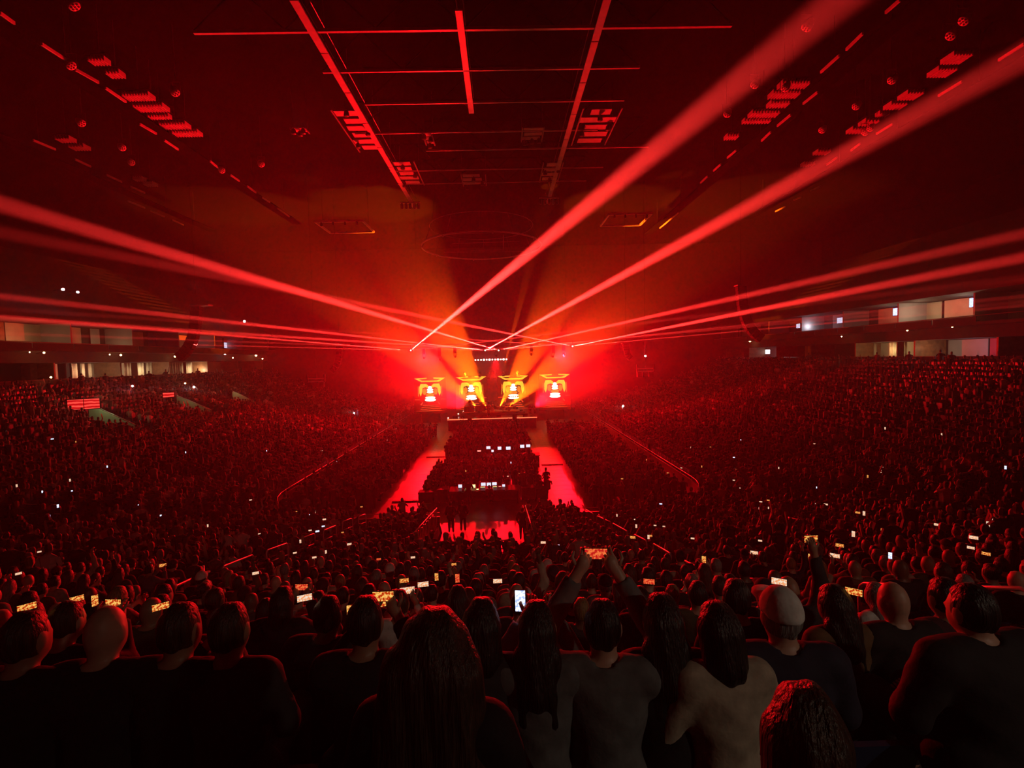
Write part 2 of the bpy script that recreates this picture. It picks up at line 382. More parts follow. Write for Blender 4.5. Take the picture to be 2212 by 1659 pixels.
# televisions on the suite walls
TVS = [('left', 126, 721, 30, 16, TVB, 'bright'), ('left', 270, 731, 14, 8, TVB, 'narrow'), ('left', 368, 738, 10, 11, TVM, 'small'), ('left', 410, 740, 9, 10, TVM, 'tiny'),
       ('left', 488, 746, 9, 12, TVM, 'farthest'), ('right', 2112, 652, 34, 20, TVB, 'largest bright'), ('right', 1940, 673, 20, 16, TVB, 'bright'), ('right', 1816, 692, 14, 12, TVM, 'small'),
       ('right', 1725, 704, 8, 9, TVM, 'tiny'), ('right', 1686, 711, 9, 7, TVM, 'farthest'), ('right', 1656, 760, 16, 9, emit('sign_white', (.95, 1, 1), 3.0, (.2, .25, .3), 5, wave=True), 'lower-level'),
       ('left', 181, 873, 40, 16, REDTV, 'red double'), ('left', 364, 853, 17, 8, REDTV, 'small red')]
for side, px, py, wp, hp, m, adj in TVS:
    sg = -1 if side == 'left' else 1
    dx = 39.2 if 'red' in adj else 43.05
    p = at_x(px, py, sg*dx); q = at_x(px+wp/2, py, sg*dx); r = at_x(px-wp/2, py, sg*dx); u = at_x(px, py-hp/2, sg*dx)
    wy, hz_ = abs(q.y-r.y), 2*abs(u.z-p.z)
    if 'red' in adj:                     # these stand over the entrances, turned to the viewer
        p = march(px, py, 1.9); dd = (p-EYE).length; wx_, hz_ = wp*dd/F, hp*dd/F
        t = thing('television', '%s lit screen over an entrance in the left stand' % adj, 'television', TR(p, math.atan2(-(p.x-EYE.x), p.y-EYE.y)))
        obj('housing', MB().box((-wx_/2-.05, 0, -hz_/2-.05), (wx_/2+.05, .1, hz_/2+.05)).mesh('housing', BLACK), t)
        n_ = 2 if 'double' in adj else 1
        for i_ in range(n_): obj('screen', MB().box((-wx_/2+wx_*i_/n_+.02, -.012, -hz_/2), (-wx_/2+wx_*(i_+1)/n_-.02, -.001, hz_/2)).mesh('screen', m), t)
        obj('post', MB().box((-.05, .02, -1.95), (.05, .09, -hz_/2)).mesh('post', BLACK), t)
        continue
    t = thing('television', '%s lit screen on the wall of the %s suites' % (adj, side), 'television', T(p))
    obj('housing', MB().box((-.05, -wy/2-.05, -hz_/2-.05), (.05, wy/2+.05, hz_/2+.05)).mesh('housing', BLACK), t)
    if 'double' in adj:
        for y0 in (-wy/2, .03): obj('screen', MB().box((-.06 if sg > 0 else .05, y0, -hz_/2), (-.05 if sg > 0 else .06, y0+wy/2-.03, hz_/2)).mesh('screen', m), t)
    else:
        obj('screen', MB().box((-.06 if sg > 0 else .05, -wy/2, -hz_/2), (-.05 if sg > 0 else .06, wy/2, hz_/2)).mesh('screen', m), t)
    obj('bracket', MB().box(sorted((0, sg*(.2 if dx > 40 else .4)))[:1]+[-.05, -.05], sorted((0, sg*(.2 if dx > 40 else .4)))[1:]+[.05, .05]).mesh('bracket', BLACK), t)
# small lamps along the suite ledges
LAMPS = [('left', 66, 748, 5, 1), ('left', 95, 762, 5, 1), ('left', 64, 761, 3, 1), ('left', 239, 755, 5, 1), ('left', 261, 767, 5, 1), ('left', 237, 766, 3, 1),
         ('left', 361, 761, 6, 0), ('left', 378, 770, 5, 1), ('left', 486, 765, 4, 0), ('left', 503, 773, 3, 1), ('left', 553, 768, 5, 1), ('left', 567, 775, 3, 1),
         ('left', 286, 834, 5, 0), ('left', 400, 828, 4, 1), ('left', 419, 836, 5, 0), ('left', 110, 815, 5, 1), ('left', 528, 694, 6, 0),
         ('right', 1620, 737, 5, 1), ('right', 1733, 725, 5, 0), ('right', 1818, 727, 3, 1), ('right', 1838, 715, 3, 1), ('right', 1986, 699, 6, 1), ('right', 1960, 714, 4, 1),
         ('right', 2057, 706, 4, 1), ('right', 2085, 690, 6, 1), ('right', 2088, 703, 3, 1), ('left', 136, 625, 7, 0), ('left', 168, 631, 6, 0)]
cnt = {'left': 0, 'right': 0}
for side, px, py, r, warm in LAMPS:
    sg = -1 if side == 'left' else 1; p = at_x(px, py, sg*39.3); low = p.z < bowl_z(p.x, p.y)+.6
    if low: p = march(px, py, 1.5)
    rr = r*.38*abs(p.y)/F; cnt[side] += 1
    t = thing('ledge_lamp', '%s small %s lamp glowing at the %s suites, %s from that edge of the picture' % ('tiny' if r < 4 else 'bright' if r > 5 else 'plain', 'warm' if warm else 'white', side, ordinal(cnt[side])), 'lamp', T(p), 'ledge lamps of the suites')
    obj('bulb', MB().lathe([(.001, -rr), (rr*.8, -rr*.6), (rr, 0), (rr*.8, rr*.6), (.001, rr)], 10).mesh('bulb', WARM if warm else COOL, True), t)
    obj('bracket', MB().cyl((0, 0, 0), (sg*(1.2 if p.z < 13.2 else .9), 0, -.1) if not low else (0, .02, -1.5), .025, n=6).mesh('bracket', BLACK), t)
for px, py, side, wts, colr in ((66, 740, 'left', 60, (1, .6, .25)), (240, 750, 'left', 45, (1, .6, .25)), (390, 752, 'left', 45, (1, .7, .4)), (200, 800, 'left', 90, (1, .75, .45)), (320, 800, 'left', 110, (1, .75, .45)), (430, 800, 'left', 110, (1, .75, .45)), (100, 800, 'left', 40, (1, .7, .3)),
                                (2085, 660, 'right', 80, (1, .75, .5)), (1985, 672, 'right', 70, (1, .7, .4)), (1920, 680, 'right', 50, (1, .7, .4)), (1750, 705, 'right', 40, (.9, .9, 1)), (1680, 765, 'right', 70, (.85, .95, 1)), (1910, 755, 'right', 80, (1, .75, .35)), (2020, 752, 'right', 40, (1, .6, .3)), (2100, 748, 'right', 40, (.9, .9, 1))):
    sg = -1 if side == 'left' else 1; p = at_x(px, py, sg*41.2); point('suite_lamp', p, wts, colr, .08)
# white-green entrance walls let into the left stand, and two up in the upper tiers
GREENW = mat('entrance_wall', (.42, .5, .33), .7, 0, .1, 1.5)
def entrance(px0, py0, px1, py1, hpx, label, wts, seg):
    A = march(px0, py0, .9); B = march(px1, py1, .4)
    t = thing('entrance_wall', label, 'entrance wall', T(A))
    d = B-A; n = seg
    for i in range(n):
        a, c = d*(i/n), d*((i+.96)/n); h = hpx*A.y/F
        obj('wall_panel', MB().add([a+Vector((0,0,-1.1)), c+Vector((0,0,-1.1)), c+Vector((0,0,h*(1-.35*i/n))), a+Vector((0,0,h*(1-.35*i/n))),
            a+Vector((.15,.1,-1.1)), c+Vector((.15,.1,-1.1)), c+Vector((.15,.1,h*(1-.35*i/n))), a+Vector((.15,.1,h*(1-.35*i/n)))],
            [(0,1,2,3),(7,6,5,4),(0,4,5,1),(1,5,6,2),(2,6,7,3),(3,7,4,0)]).mesh('wall_panel', GREENW), t)
    obj('cap_rail', MB().tube([Vector((0,0,hpx*A.y/F+.12)), d+Vector((0,0,hpx*A.y/F*.65+.12))], .03, 6).mesh('cap_rail', RAIL, True), t)
    m = (A+B)/2; d2 = Vector((EYE.x-m.x, EYE.y-m.y, 0)).normalized()
    point('entrance_lamp', A+d*.35+d2*.9+Vector((0, 0, 1.6)), wts, (.8, 1, .5), .1)
entrance(192, 890, 292, 930, 16, 'pale green lit entrance wall under the red double screen', 35, 4)
entrance(382, 866, 455, 893, 10, 'middle pale lit entrance wall in the left stand', 22, 4)
entrance(502, 853, 548, 872, 7, 'farthest pale lit entrance wall in the left stand', 22, 3)
# ------------------------------------------------------------------ roof steel
RZ = 27.0
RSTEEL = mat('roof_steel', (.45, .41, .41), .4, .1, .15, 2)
def roof(px, py, z=RZ): return at_z(px, py, z)
def catwalk(px0, py0, px1, py1, label, wd=.34, z=RZ):
    A, B = roof(px0, py0, z), roof(px1, py1, z); x = (A.x+B.x)/2; y0, y1 = A.y, B.y
    t = thing('catwalk', label, 'catwalk', T(x, y0, z)); L = y1-y0; n = max(2, int(L/4))
    for i in range(n):
        obj('deck', MB().box((-wd/2, L*i/n+.04, 0), (wd/2, L*(i+1)/n-.04, .09)).mesh('deck', RSTEEL), t)
        obj('hanger', MB().cyl((0, L*i/n+.1, .09), (0, L*i/n+.1, 31-z), .025, n=5).mesh('hanger', BLACK), t)
    for sx in (-1, 1):
        obj('handrail', MB().tube([(sx*wd/2, 0, 1.1), (sx*wd/2, L, 1.1)], .025, 5).mesh('handrail', STEEL), t)
catwalk(655, 0, 888, 452, 'long roof catwalk hanging left of the middle', .42)
catwalk(990, 22, 1019, 246, 'short bright catwalk under the middle of the roof', .36)
catwalk(1318, -30, 1184, 440, 'long roof catwalk hanging right of the middle', .4)
k = 0
for py, xa, xb, th in ((75, -15, 14, .16), (161, -9.5, 10, .13), (230, -8, 10, .12), (292, -10, 9, .1), (330, -5, 14, .12), (372, -9, 11, .09), (400, -9, 10, .09)):
    y = roof(1100, py).y; k += 1
    t = thing('roof_truss', '%s cross truss of the roof counted from the picture\'s top' % ordinal(k), 'roof truss', T(0, y, RZ+.25), 'cross trusses of the roof')
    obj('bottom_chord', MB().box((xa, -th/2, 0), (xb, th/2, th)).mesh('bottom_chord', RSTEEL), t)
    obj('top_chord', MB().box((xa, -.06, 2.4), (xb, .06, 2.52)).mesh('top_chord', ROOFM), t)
    n = int((xb-xa)/2.4); s_ = (xb-xa)/n
    for i in range(n):
        a = (xa+s_*i, 0, th); c = (xa+s_*(i+1), 0, 2.4)
        if i % 2: a, c = (a[0], 0, 2.4), (c[0], 0, th)
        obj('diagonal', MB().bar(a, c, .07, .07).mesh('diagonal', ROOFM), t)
# dashed light-catching rails over the side stands: lit stretches only, the dark gaps left out of the shape
DASH = [((0, 28, 31, 50), (90, 95, 147, 132), (163, 150, 213, 178), (228, 190, 272, 220), (302, 268, 338, 289), (355, 303, 385, 323), (454, 348, 480, 370), (498, 378, 517, 391), (534, 402, 553, 416), (567, 427, 583, 437), (600, 450, 625, 468)),
        ((72, 303, 120, 323), (162, 344, 196, 360), (230, 378, 263, 393), (282, 403, 313, 417), (276, 434, 313, 449), (325, 455, 355, 468), (372, 475, 396, 486)),
        ((1944, 0, 1913, 27), (1864, 72, 1828, 107), (1813, 120, 1773, 156), (1766, 199, 1735, 224), (1708, 248, 1679, 272), (1665, 285, 1645, 304), (1590, 325, 1571, 341), (1557, 355, 1541, 369), (1528, 381, 1513, 395), (1465, 460, 1425, 493)),
        ((2212, 95, 2157, 130), (2078, 176, 2027, 207), (1928, 268, 1893, 289), (1858, 310, 1838, 325), (1808, 340, 1785, 356), (1773, 402, 1750, 413), (1732, 425, 1714, 432), (1697, 446, 1675, 457))]
names = ('inner left', 'outer left', 'inner right', 'outer right')
for nm, dl in zip(names, DASH):
    P = [(roof(a, b_), roof(c, d_)) for a, b_, c, d_ in dl]
    xs = sum(p.x+q.x for p, q in P)/(2*len(P)); base = Vector((xs, P[0][0].y, RZ))
    t = thing('side_catwalk', '%s side catwalk over the stands with broken lit edge' % nm, 'catwalk', T(base))
    for p, q in P:
        obj('edge_rail', MB().bar(p-base, q-base, .1, .16).mesh('edge_rail', RSTEEL), t)
    sg = -1 if 'left' in nm else 1; y1 = P[-1][1].y
    obj('deck', MB().box((sg*.25 if sg > 0 else -1.45, -4, .22), (1.45 if sg > 0 else -.25, y1-base.y+4, .3)).mesh('deck', ROOFM), t)
    for i in range(6):
        yy = -2+(y1-base.y+2)*i/5; obj('hanger', MB().cyl((sg*.8, yy, .3), (sg*.8, yy, 3.99), .03, n=5).mesh('hanger', BLACK), t)
# louvred baffles
FINM = mat('baffle_fin', (.4, .36, .36), .4, .1, .1, 4)
BAF = [(215, 137, 40, 12), (250, 165, 34, 12), (300, 213, 62, 13), (327, 237, 70, 13), (345, 256, 50, 7), (378, 275, 62, 11), (402, 292, 66, 10), (142, 305, 36, 9), (172, 322, 38, 9), (302, 390, 24, 5), (325, 401, 26, 6),
       (1714, 187, 62, 13), (1694, 208, 62, 13), (1681, 229, 44, 11), (1650, 250, 62, 11), (1634, 265, 60, 7), (1580, 299, 28, 9), (2066, 130, 44, 20), (2035, 160, 44, 17), (1967, 210, 38, 15), (1934, 232, 38, 12), (1906, 250, 24, 7), (1877, 268, 34, 11), (1852, 285, 38, 10), (1775, 332, 30, 8), (1745, 358, 26, 6)]
nl = nr = 0
for px, py, wp, hp in BAF:
    C = roof(px, py, RZ+.6); L = roof(px-wp/2, py, RZ+.6); Rr = roof(px+wp/2, py, RZ+.6); u = roof(px, py-hp/2, RZ+.6); v = roof(px, py+hp/2, RZ+.6)
    wx = abs(Rr.x-L.x); ly = abs(v.y-u.y); n = max(5, int(wp/6)); left = px < 1100
    if left: nl += 1; kk = nl
    else: nr += 1; kk = nr
    t = thing('ceiling_baffle', '%s louvred ceiling baffle over the %s stand, counted from the top' % (ordinal(kk), 'left' if left else 'right'), 'ceiling baffle', T(C), 'louvred ceiling baffles')
    me = MB().box((-wx/n*.2, -ly/2, 0), (wx/n*.2, ly/2, .3)).mesh('fin', FINM)
    for i in range(n): obj('fin', me, t, M=T(-wx/2+wx*(i+.5)/n, 0, 0))
    obj('backing', MB().box((-wx/2-.1, -ly/2-.1, .32), (wx/2+.1, ly/2+.1, .4)).mesh('backing', ROOFM), t)
    obj('hanger', MB().cyl((0, 0, .4), (0, 0, 31-RZ-.61), .03, n=5).mesh('hanger', BLACK), t)
# round arena lamps, unlit, catching red
LENS = mat('lamp_lens', (.5, .45, .45), .15, .3, .1)
CANS = [(162, 15), (155, 143), (380, 202), (177, 267), (285, 352), (265, 320), (565, 356), (480, 369), (2080, 47), (2052, 79), (1925, 175), (1848, 231), (1775, 282), (1695, 192), (1629, 185), (1570, 248), (1741, 61), (1879, 278), (1868, 287)]
for i, (px, py) in enumerate(CANS):
    p = roof(px, py, RZ-.2); r = .26
    lr = 'left' if px < 1100 else 'right'
    t = thing('arena_lamp', 'unlit round arena lamp over the %s stand, %s in from the picture\'s top' % (lr, ordinal(sum(1 for q in CANS[:i+1] if (q[0] < 1100) == (px < 1100)))), 'lamp', T(p), 'round arena lamps')
    Rm = (Vector((0, 30, 0))-p).to_track_quat('-Z', 'Y').to_matrix()
    obj('housing', MB().lathe([(r, 0), (r*1.05, .05), (r*.9, .3), (r*.4, .55)], 14, R=Rm).mesh('housing', RSTEEL, True), t)
    for a in range(7):
        c = Vector((0, 0, -.02)) if a == 6 else Vector((math.cos(a*1.047)*r*.6, math.sin(a*1.047)*r*.6, -.02))
        obj('lens', MB().lathe([(r*.24, .03), (r*.2, -.02), (.001, -.05)], 8, c=Rm@c, R=Rm).mesh('lens', LENS, True), t)
    obj('yoke', MB().tube([(-r*1.1, 0, 0), (-r*1.1, 0, .7), (r*1.1, 0, .7), (r*1.1, 0, 0)], .025, 5).mesh('yoke', BLACK), t)
    obj('hanger', MB().cyl((0, 0, .7), (0, 0, 31-p.z), .03, n=5).mesh('hanger', BLACK), t)
# gear platforms by the two long catwalks
def gear_platform(px, py, wp, hp, label, seed):
    rr = random.Random(seed); C = roof(px, py, RZ+.3); sc_ = C.y/F; wx = wp*sc_; A, B = roof(px, py-hp/2, RZ+.3), roof(px, py+hp/2, RZ+.3); ly = abs(A.y-B.y)
    t = thing('gear_platform', label, 'roof platform', T(C))
    n = max(3, int(ly/1.1))
    for i in range(n):
        x0 = -wx/2+rr.random()*wx*.25; x1 = wx/2-rr.random()*wx*.25; y = -ly/2+ly*(i+.5)/n
        obj('plate', MB().box((x0, y-ly/n*.33, 0), (x1, y+ly/n*.33, .05)).mesh('plate', RSTEEL), t)
    for sx in (-1, 1): obj('frame_bar', MB().box((sx*wx/2-.05, -ly/2-.1, -.1), (sx*wx/2+.05, ly/2+.1, 0)).mesh('frame_bar', STEEL), t)
    for i in range(3):
        x = -wx/3+wx/3*i; y = (rr.random()-.5)*ly
        o = obj('floodlight', MB().lathe([(.17, -.25), (.2, -.2), (.16, .05), (.08, .15)], 10, c=(x, y, -.2)).mesh('floodlight', BLACK, True), t)
        obj('clamp', MB().box((x-.04, y-.04, -.1), (x+.04, y+.04, .02)).mesh('clamp', STEEL), o)
    for sx in (-1, 1): obj('hanger', MB().cyl((sx*wx/2, 0, .05), (sx*wx/2, 0, 31-C.z), .03, n=5).mesh('hanger', BLACK), t)
gear_platform(778, 285, 56, 88, 'cluttered gear platform beside the left long catwalk', 1)
gear_platform(1285, 275, 76, 76, 'cluttered gear platform beside the right long catwalk', 2)
gear_platform(926, 300, 18, 24, 'small gear platform between the left and middle catwalks', 3)
gear_platform(1150, 290, 44, 28, 'gear platform between the middle and right catwalks', 4)
gear_platform(880, 375, 50, 50, 'slatted platform at the far end of the left catwalk', 5)
gear_platform(1190, 372, 40, 40, 'slatted platform at the far end of the right catwalk', 6)
gear_platform(648, 281, 30, 10, 'lone lit roof plate left of the left catwalk', 7)
gear_platform(1024, 388, 50, 24, 'small slatted platform above the scoreboard ring', 8)
# winches at the catwalk ends
for px, py, lab in ((886, 440, 'winch cluster hanging at the end of the left catwalk'), (1186, 430, 'winch cluster hanging at the end of the right catwalk')):
    C = roof(px, py, RZ-.2); t = thing('winch_cluster', lab, 'winch', T(C))
    for i in range(5):
        a = Vector((-.9+.45*i, 0, -.1)); obj('hoist', MB().lathe([(.1, -.5), (.16, -.4), (.16, 0), (.06, .15)], 8, c=a).mesh('hoist', STEEL, True), t)
    obj('frame', MB().box((-1.1, -.1, .05), (1.1, .1, .18)).mesh('frame', RSTEEL), t)
    obj('chain', MB().cyl((0, 0, .18), (0, 0, 4.1), .03, n=5).mesh('chain', BLACK), t)
# the scoreboard ring
C = at_y(1043, 533, 60.0); C.x -= .1
t = thing('scoreboard_ring', 'large thin hoop hanging above the arena floor', 'ring', T(C)); rad = 127*60/F
def hoop(r, z, th, n=72): return MB().tube([(r*math.cos(2*math.pi*i/n), r*math.sin(2*math.pi*i/n), z) for i in range(n+1)], th, 6)
obj('lower_hoop', hoop(rad, 0, .1).mesh('lower_hoop', RSTEEL, True), t)
obj('upper_hoop', hoop(rad*.86, 2.4, .05).mesh('upper_hoop', STEEL, True), t)
for a, c in (((-3.5, -1.5), (4.5, -2.0)), ((-1.5, 2.4), (2.5, 2.3)), ((-5, 3), (5.2, 3.6)), ((2.6, -5), (2.6, 2.5)), ((-3, -6), (1.5, -6.2))):
    obj('cross_bar', MB().bar((*a, .1), (*c, .1), .09, .09).mesh('cross_bar', STEEL), t)
for i in range(12):
    q = 2*math.pi*i/12; obj('strut', MB().cyl((rad*math.cos(q), rad*math.sin(q), 0), (rad*.86*math.cos(q), rad*.86*math.sin(q), 2.4), .025, n=5).mesh('strut', STEEL), t)
for i in range(8):
    q = 2*math.pi*i/8+.2; o = obj('lamp', MB().lathe([(.09, -.2), (.12, -.15), (.08, .1)], 8, c=(rad*math.cos(q), rad*math.sin(q), -.05)).mesh('lamp', LENS, True), t)
for i in range(4):
    q = 2*math.pi*i/4+.5; obj('cable', MB().cyl((rad*.86*math.cos(q), rad*.86*math.sin(q), 2.4), (rad*.8*math.cos(q), rad*.8*math.sin(q), 31-C.z), .02, n=5).mesh('cable', BLACK), t)
# hanging truss frames left and right of the ring
for px, py, wp, dp, lab in ((732, 478, 100, 5, 'hanging rectangular truss frame left of the ring'), (1362, 462, 92, 5, 'hanging rectangular truss frame right of the ring')):
    C = at_y(px, py, 58); wx = wp*58/F; t = thing('truss_frame', lab, 'truss frame', T(C))
    for a, c in (((-wx/2, 0), (wx/2, 0)), ((-wx/2, dp), (wx/2, dp)), ((-wx/2, 0), (-wx/2, dp)), ((wx/2, 0), (wx/2, dp))):
        obj('truss_bar', MB().bar((*a, 0), (*c, 0), .2, .2).mesh('truss_bar', RSTEEL), t)
    for sx in (-1, 1):
        obj('cable', MB().cyl((sx*wx/2, dp/2, 0), (sx*wx/2, dp/2, 31-C.z), .02, n=5).mesh('cable', BLACK), t)
    for i in range(4): obj('lamp', MB().lathe([(.12, -.4), (.16, -.3), (.1, 0)], 8, c=(-wx/2+wx*(i+.5)/4, 0, -.1)).mesh('lamp', BLACK, True), t)
# ------------------------------------------------------------------ hanging loudspeakers
CABM = mat('speaker_cabinet', (.01, .009, .009), .8, 0, .2, 4, spec=.15)
def line_array(px0, py0, px1, py1, depth, n, lab, curl, wd):
    A, B = at_y(px0, py0, depth), at_y(px1, py1, depth); H = A.z-B.z
    t = thing('line_array', lab, 'loudspeaker', T(A)); ang = 0.0; p = Vector((0, 0, -.3)); hh = H/n*1.04
    bar = obj('fly_bar', MB().box((-wd/2, -.4, -.28), (wd/2+.9*(-curl), .4, -.15)).mesh('fly_bar', STEEL), t)
    for i in range(n):
        ang = curl*1.1*(i/n)**2.2
        d = Vector((math.sin(ang), -.15, -math.cos(ang))); Rm = Matrix.Rotation(-ang, 3, 'Y')
        c = p+d*hh/2
        o = obj('cabinet', MB().obox(c, (wd, .55, hh*.93), Rm).mesh('cabinet', CABM), t)
        p = p+d*hh
    obj('cable', MB().cyl((0, 0, -.15), (0, 0, 31.0-A.z), .02, n=5).mesh('cable', BLACK), t)
line_array(424, 655, 404, 772, 47, 12, 'curved black line array hanging in front of the left suites', -1, .85)
line_array(1600, 612, 1622, 732, 47, 12, 'curved black line array hanging in front of the right suites', 1, .85)
line_array(733, 742, 742, 798, 62, 9, 'farther curved line array left of the stage', -1, .7)
line_array(1352, 738, 1364, 770, 62, 7, 'farther curved line array right of the stage', 1, .7)
for px, py, lab in ((683, 818, 'hanging rack of dark boxes left of the stage'), (1394, 796, 'hanging rack with two bright bars right of the stage')):
    C = at_y(px, py, 58); t = thing('hanging_rack', lab, 'rack', T(C))
    for dz in (0, -.35): obj('bar', MB().box((-1.0, -.1, dz-.05), (1.0, .1, dz+.05)).mesh('bar', RSTEEL), t)
    for i in range(3): obj('box', MB().box((-1.0+.7*i, -.25, -1.0), (-.5+.7*i, .25, -.42)).mesh('box', CABM), t)
    for sx in (-1, 1): obj('side_post', MB().box((sx*1.0-.06, -.12, -.4), (sx*1.0+.06, .12, .5)).mesh('side_post', CABM), t)
    obj('cable', MB().cyl((0, 0, 0), (0, 0, 31.0-C.z), .02, n=5).mesh('cable', BLACK), t)
for px, py, lab in ((765, 893, 'lone white light low on the left behind the floor crowd'), (1346, 877, 'lone white light above the right stand crowd near the stage'), (1394, 769, 'white light over the hanging rack right of the stage')):
    C = at_y(px, py, 66); t = thing('exit_lamp', lab, 'lamp', T(C))
    obj('bulb', MB().lathe([(.001, -.12), (.1, -.08), (.13, 0), (.1, .08), (.001, .12)], 10).mesh('bulb', COOL, True), t)
    obj('post', MB().cyl((0, .05, 0), (0, .05, bowl_z(C.x, C.y)-C.z), .04, n=6).mesh('post', BLACK), t)
# ------------------------------------------------------------------ people: smooth bodies grown from rounded limbs
def _cap(P, a, b, ra, rb):
    a = np.array(a); b = np.array(b); ab = b-a; t = np.clip(((P-a)@ab)/max(ab@ab, 1e-9), 0, 1)
    return np.linalg.norm(P-a-t[:, None]*ab, axis=1)-(ra+(rb-ra)*t)
def _ell(P, c, r):
    q = (P-np.array(c))/np.array(r); k0 = np.linalg.norm(q, axis=1); k1 = np.linalg.norm(q/np.array(r), axis=1)
    return k0*(k0-1)/np.maximum(k1, 1e-6)
def _smin(a, b, k):
    h = np.clip(.5+.5*(b-a)/k, 0, 1); return b+(a-b)*h-k*h*(1-h)
def union(P, prims, k=.03):
    d = None
    for p in prims:
        e = _ell(P, p[1], p[2]) if p[0] == 'e' else _cap(P, *p[1:])
        d = e if d is None else _smin(d, e, k)
    return d
def surface(fn, lo, hi, h):
    ax = [np.arange(lo[i], hi[i]+h, h) for i in range(3)]; n = [len(a) for a in ax]
    P = np.stack(np.meshgrid(*ax, indexing='ij'), -1).reshape(-1, 3); D = fn(P).reshape(n); S = D < 0
    c = [S[i:n[0]-1+i, j:n[1]-1+j, k:n[2]-1+k] for i in (0, 1) for j in (0, 1) for k in (0, 1)]
    tot = sum(x.astype(int) for x in c); act = (tot > 0) & (tot < 8); ids = np.full(act.shape, -1); ids[act] = np.arange(act.sum())
    I = np.argwhere(act); acc = np.zeros((len(I), 3)); num = np.zeros(len(I))
    cor = [(i, j, k) for i in (0, 1) for j in (0, 1) for k in (0, 1)]
    for a in range(8):
        for b_ in range(a+1, 8):
            if sum(abs(cor[a][q]-cor[b_][q]) for q in range(3)) != 1: continue
            A = I+np.array(cor[a]); B = I+np.array(cor[b_]); da = D[tuple(A.T)]; db = D[tuple(B.T)]; m = (da < 0) != (db < 0)
            t = np.where(m, da/np.where(da-db == 0, 1, da-db), 0); acc += np.where(m[:, None], A+(B-A)*t[:, None], 0); num += m
    V = np.array(lo)+h*acc/num[:, None]; Fs = []
    for axi in range(3):
        u, v = [q for q in range(3) if q != axi]
        sl0 = [slice(None)]*3; sl1 = [slice(None)]*3; sl0[axi] = slice(0, -1); sl1[axi] = slice(1, None)
        E = np.argwhere(S[tuple(sl0)] != S[tuple(sl1)])
        E = E[(E[:, u] > 0) & (E[:, v] > 0) & (E[:, u] < n[u]-1) & (E[:, v] < n[v]-1)]
        if not len(E): continue
        def g(du, dv):
            q = E.copy(); q[:, u] += du; q[:, v] += dv; return ids[tuple(q.T)]
        q = np.stack([g(-1, -1), g(0, -1), g(0, 0), g(-1, 0)], 1); ins = S[tuple(E.T)]
        flip = ins if axi != 1 else ~ins
        q[~flip] = q[~flip][:, ::-1]; Fs.append(q)
    return V, np.concatenate(Fs)
ARMS = {'lap': ((.25, .03, .74), (.11, .27, .63)), 'phone': ((.25, .2, .84), (.07, .36, 1.08)), 'high': ((.27, .2, 1.03), (.09, .28, 1.36)),
        'clap': ((.27, .14, .80), (.04, .33, .98)), 'up': ((.30, .08, 1.20), (.24, .10, 1.50)), 'side': ((.27, -.02, .73), (.27, .1, .52)), 'play': ((.27, .05, .76), (.16, .32, .82))}
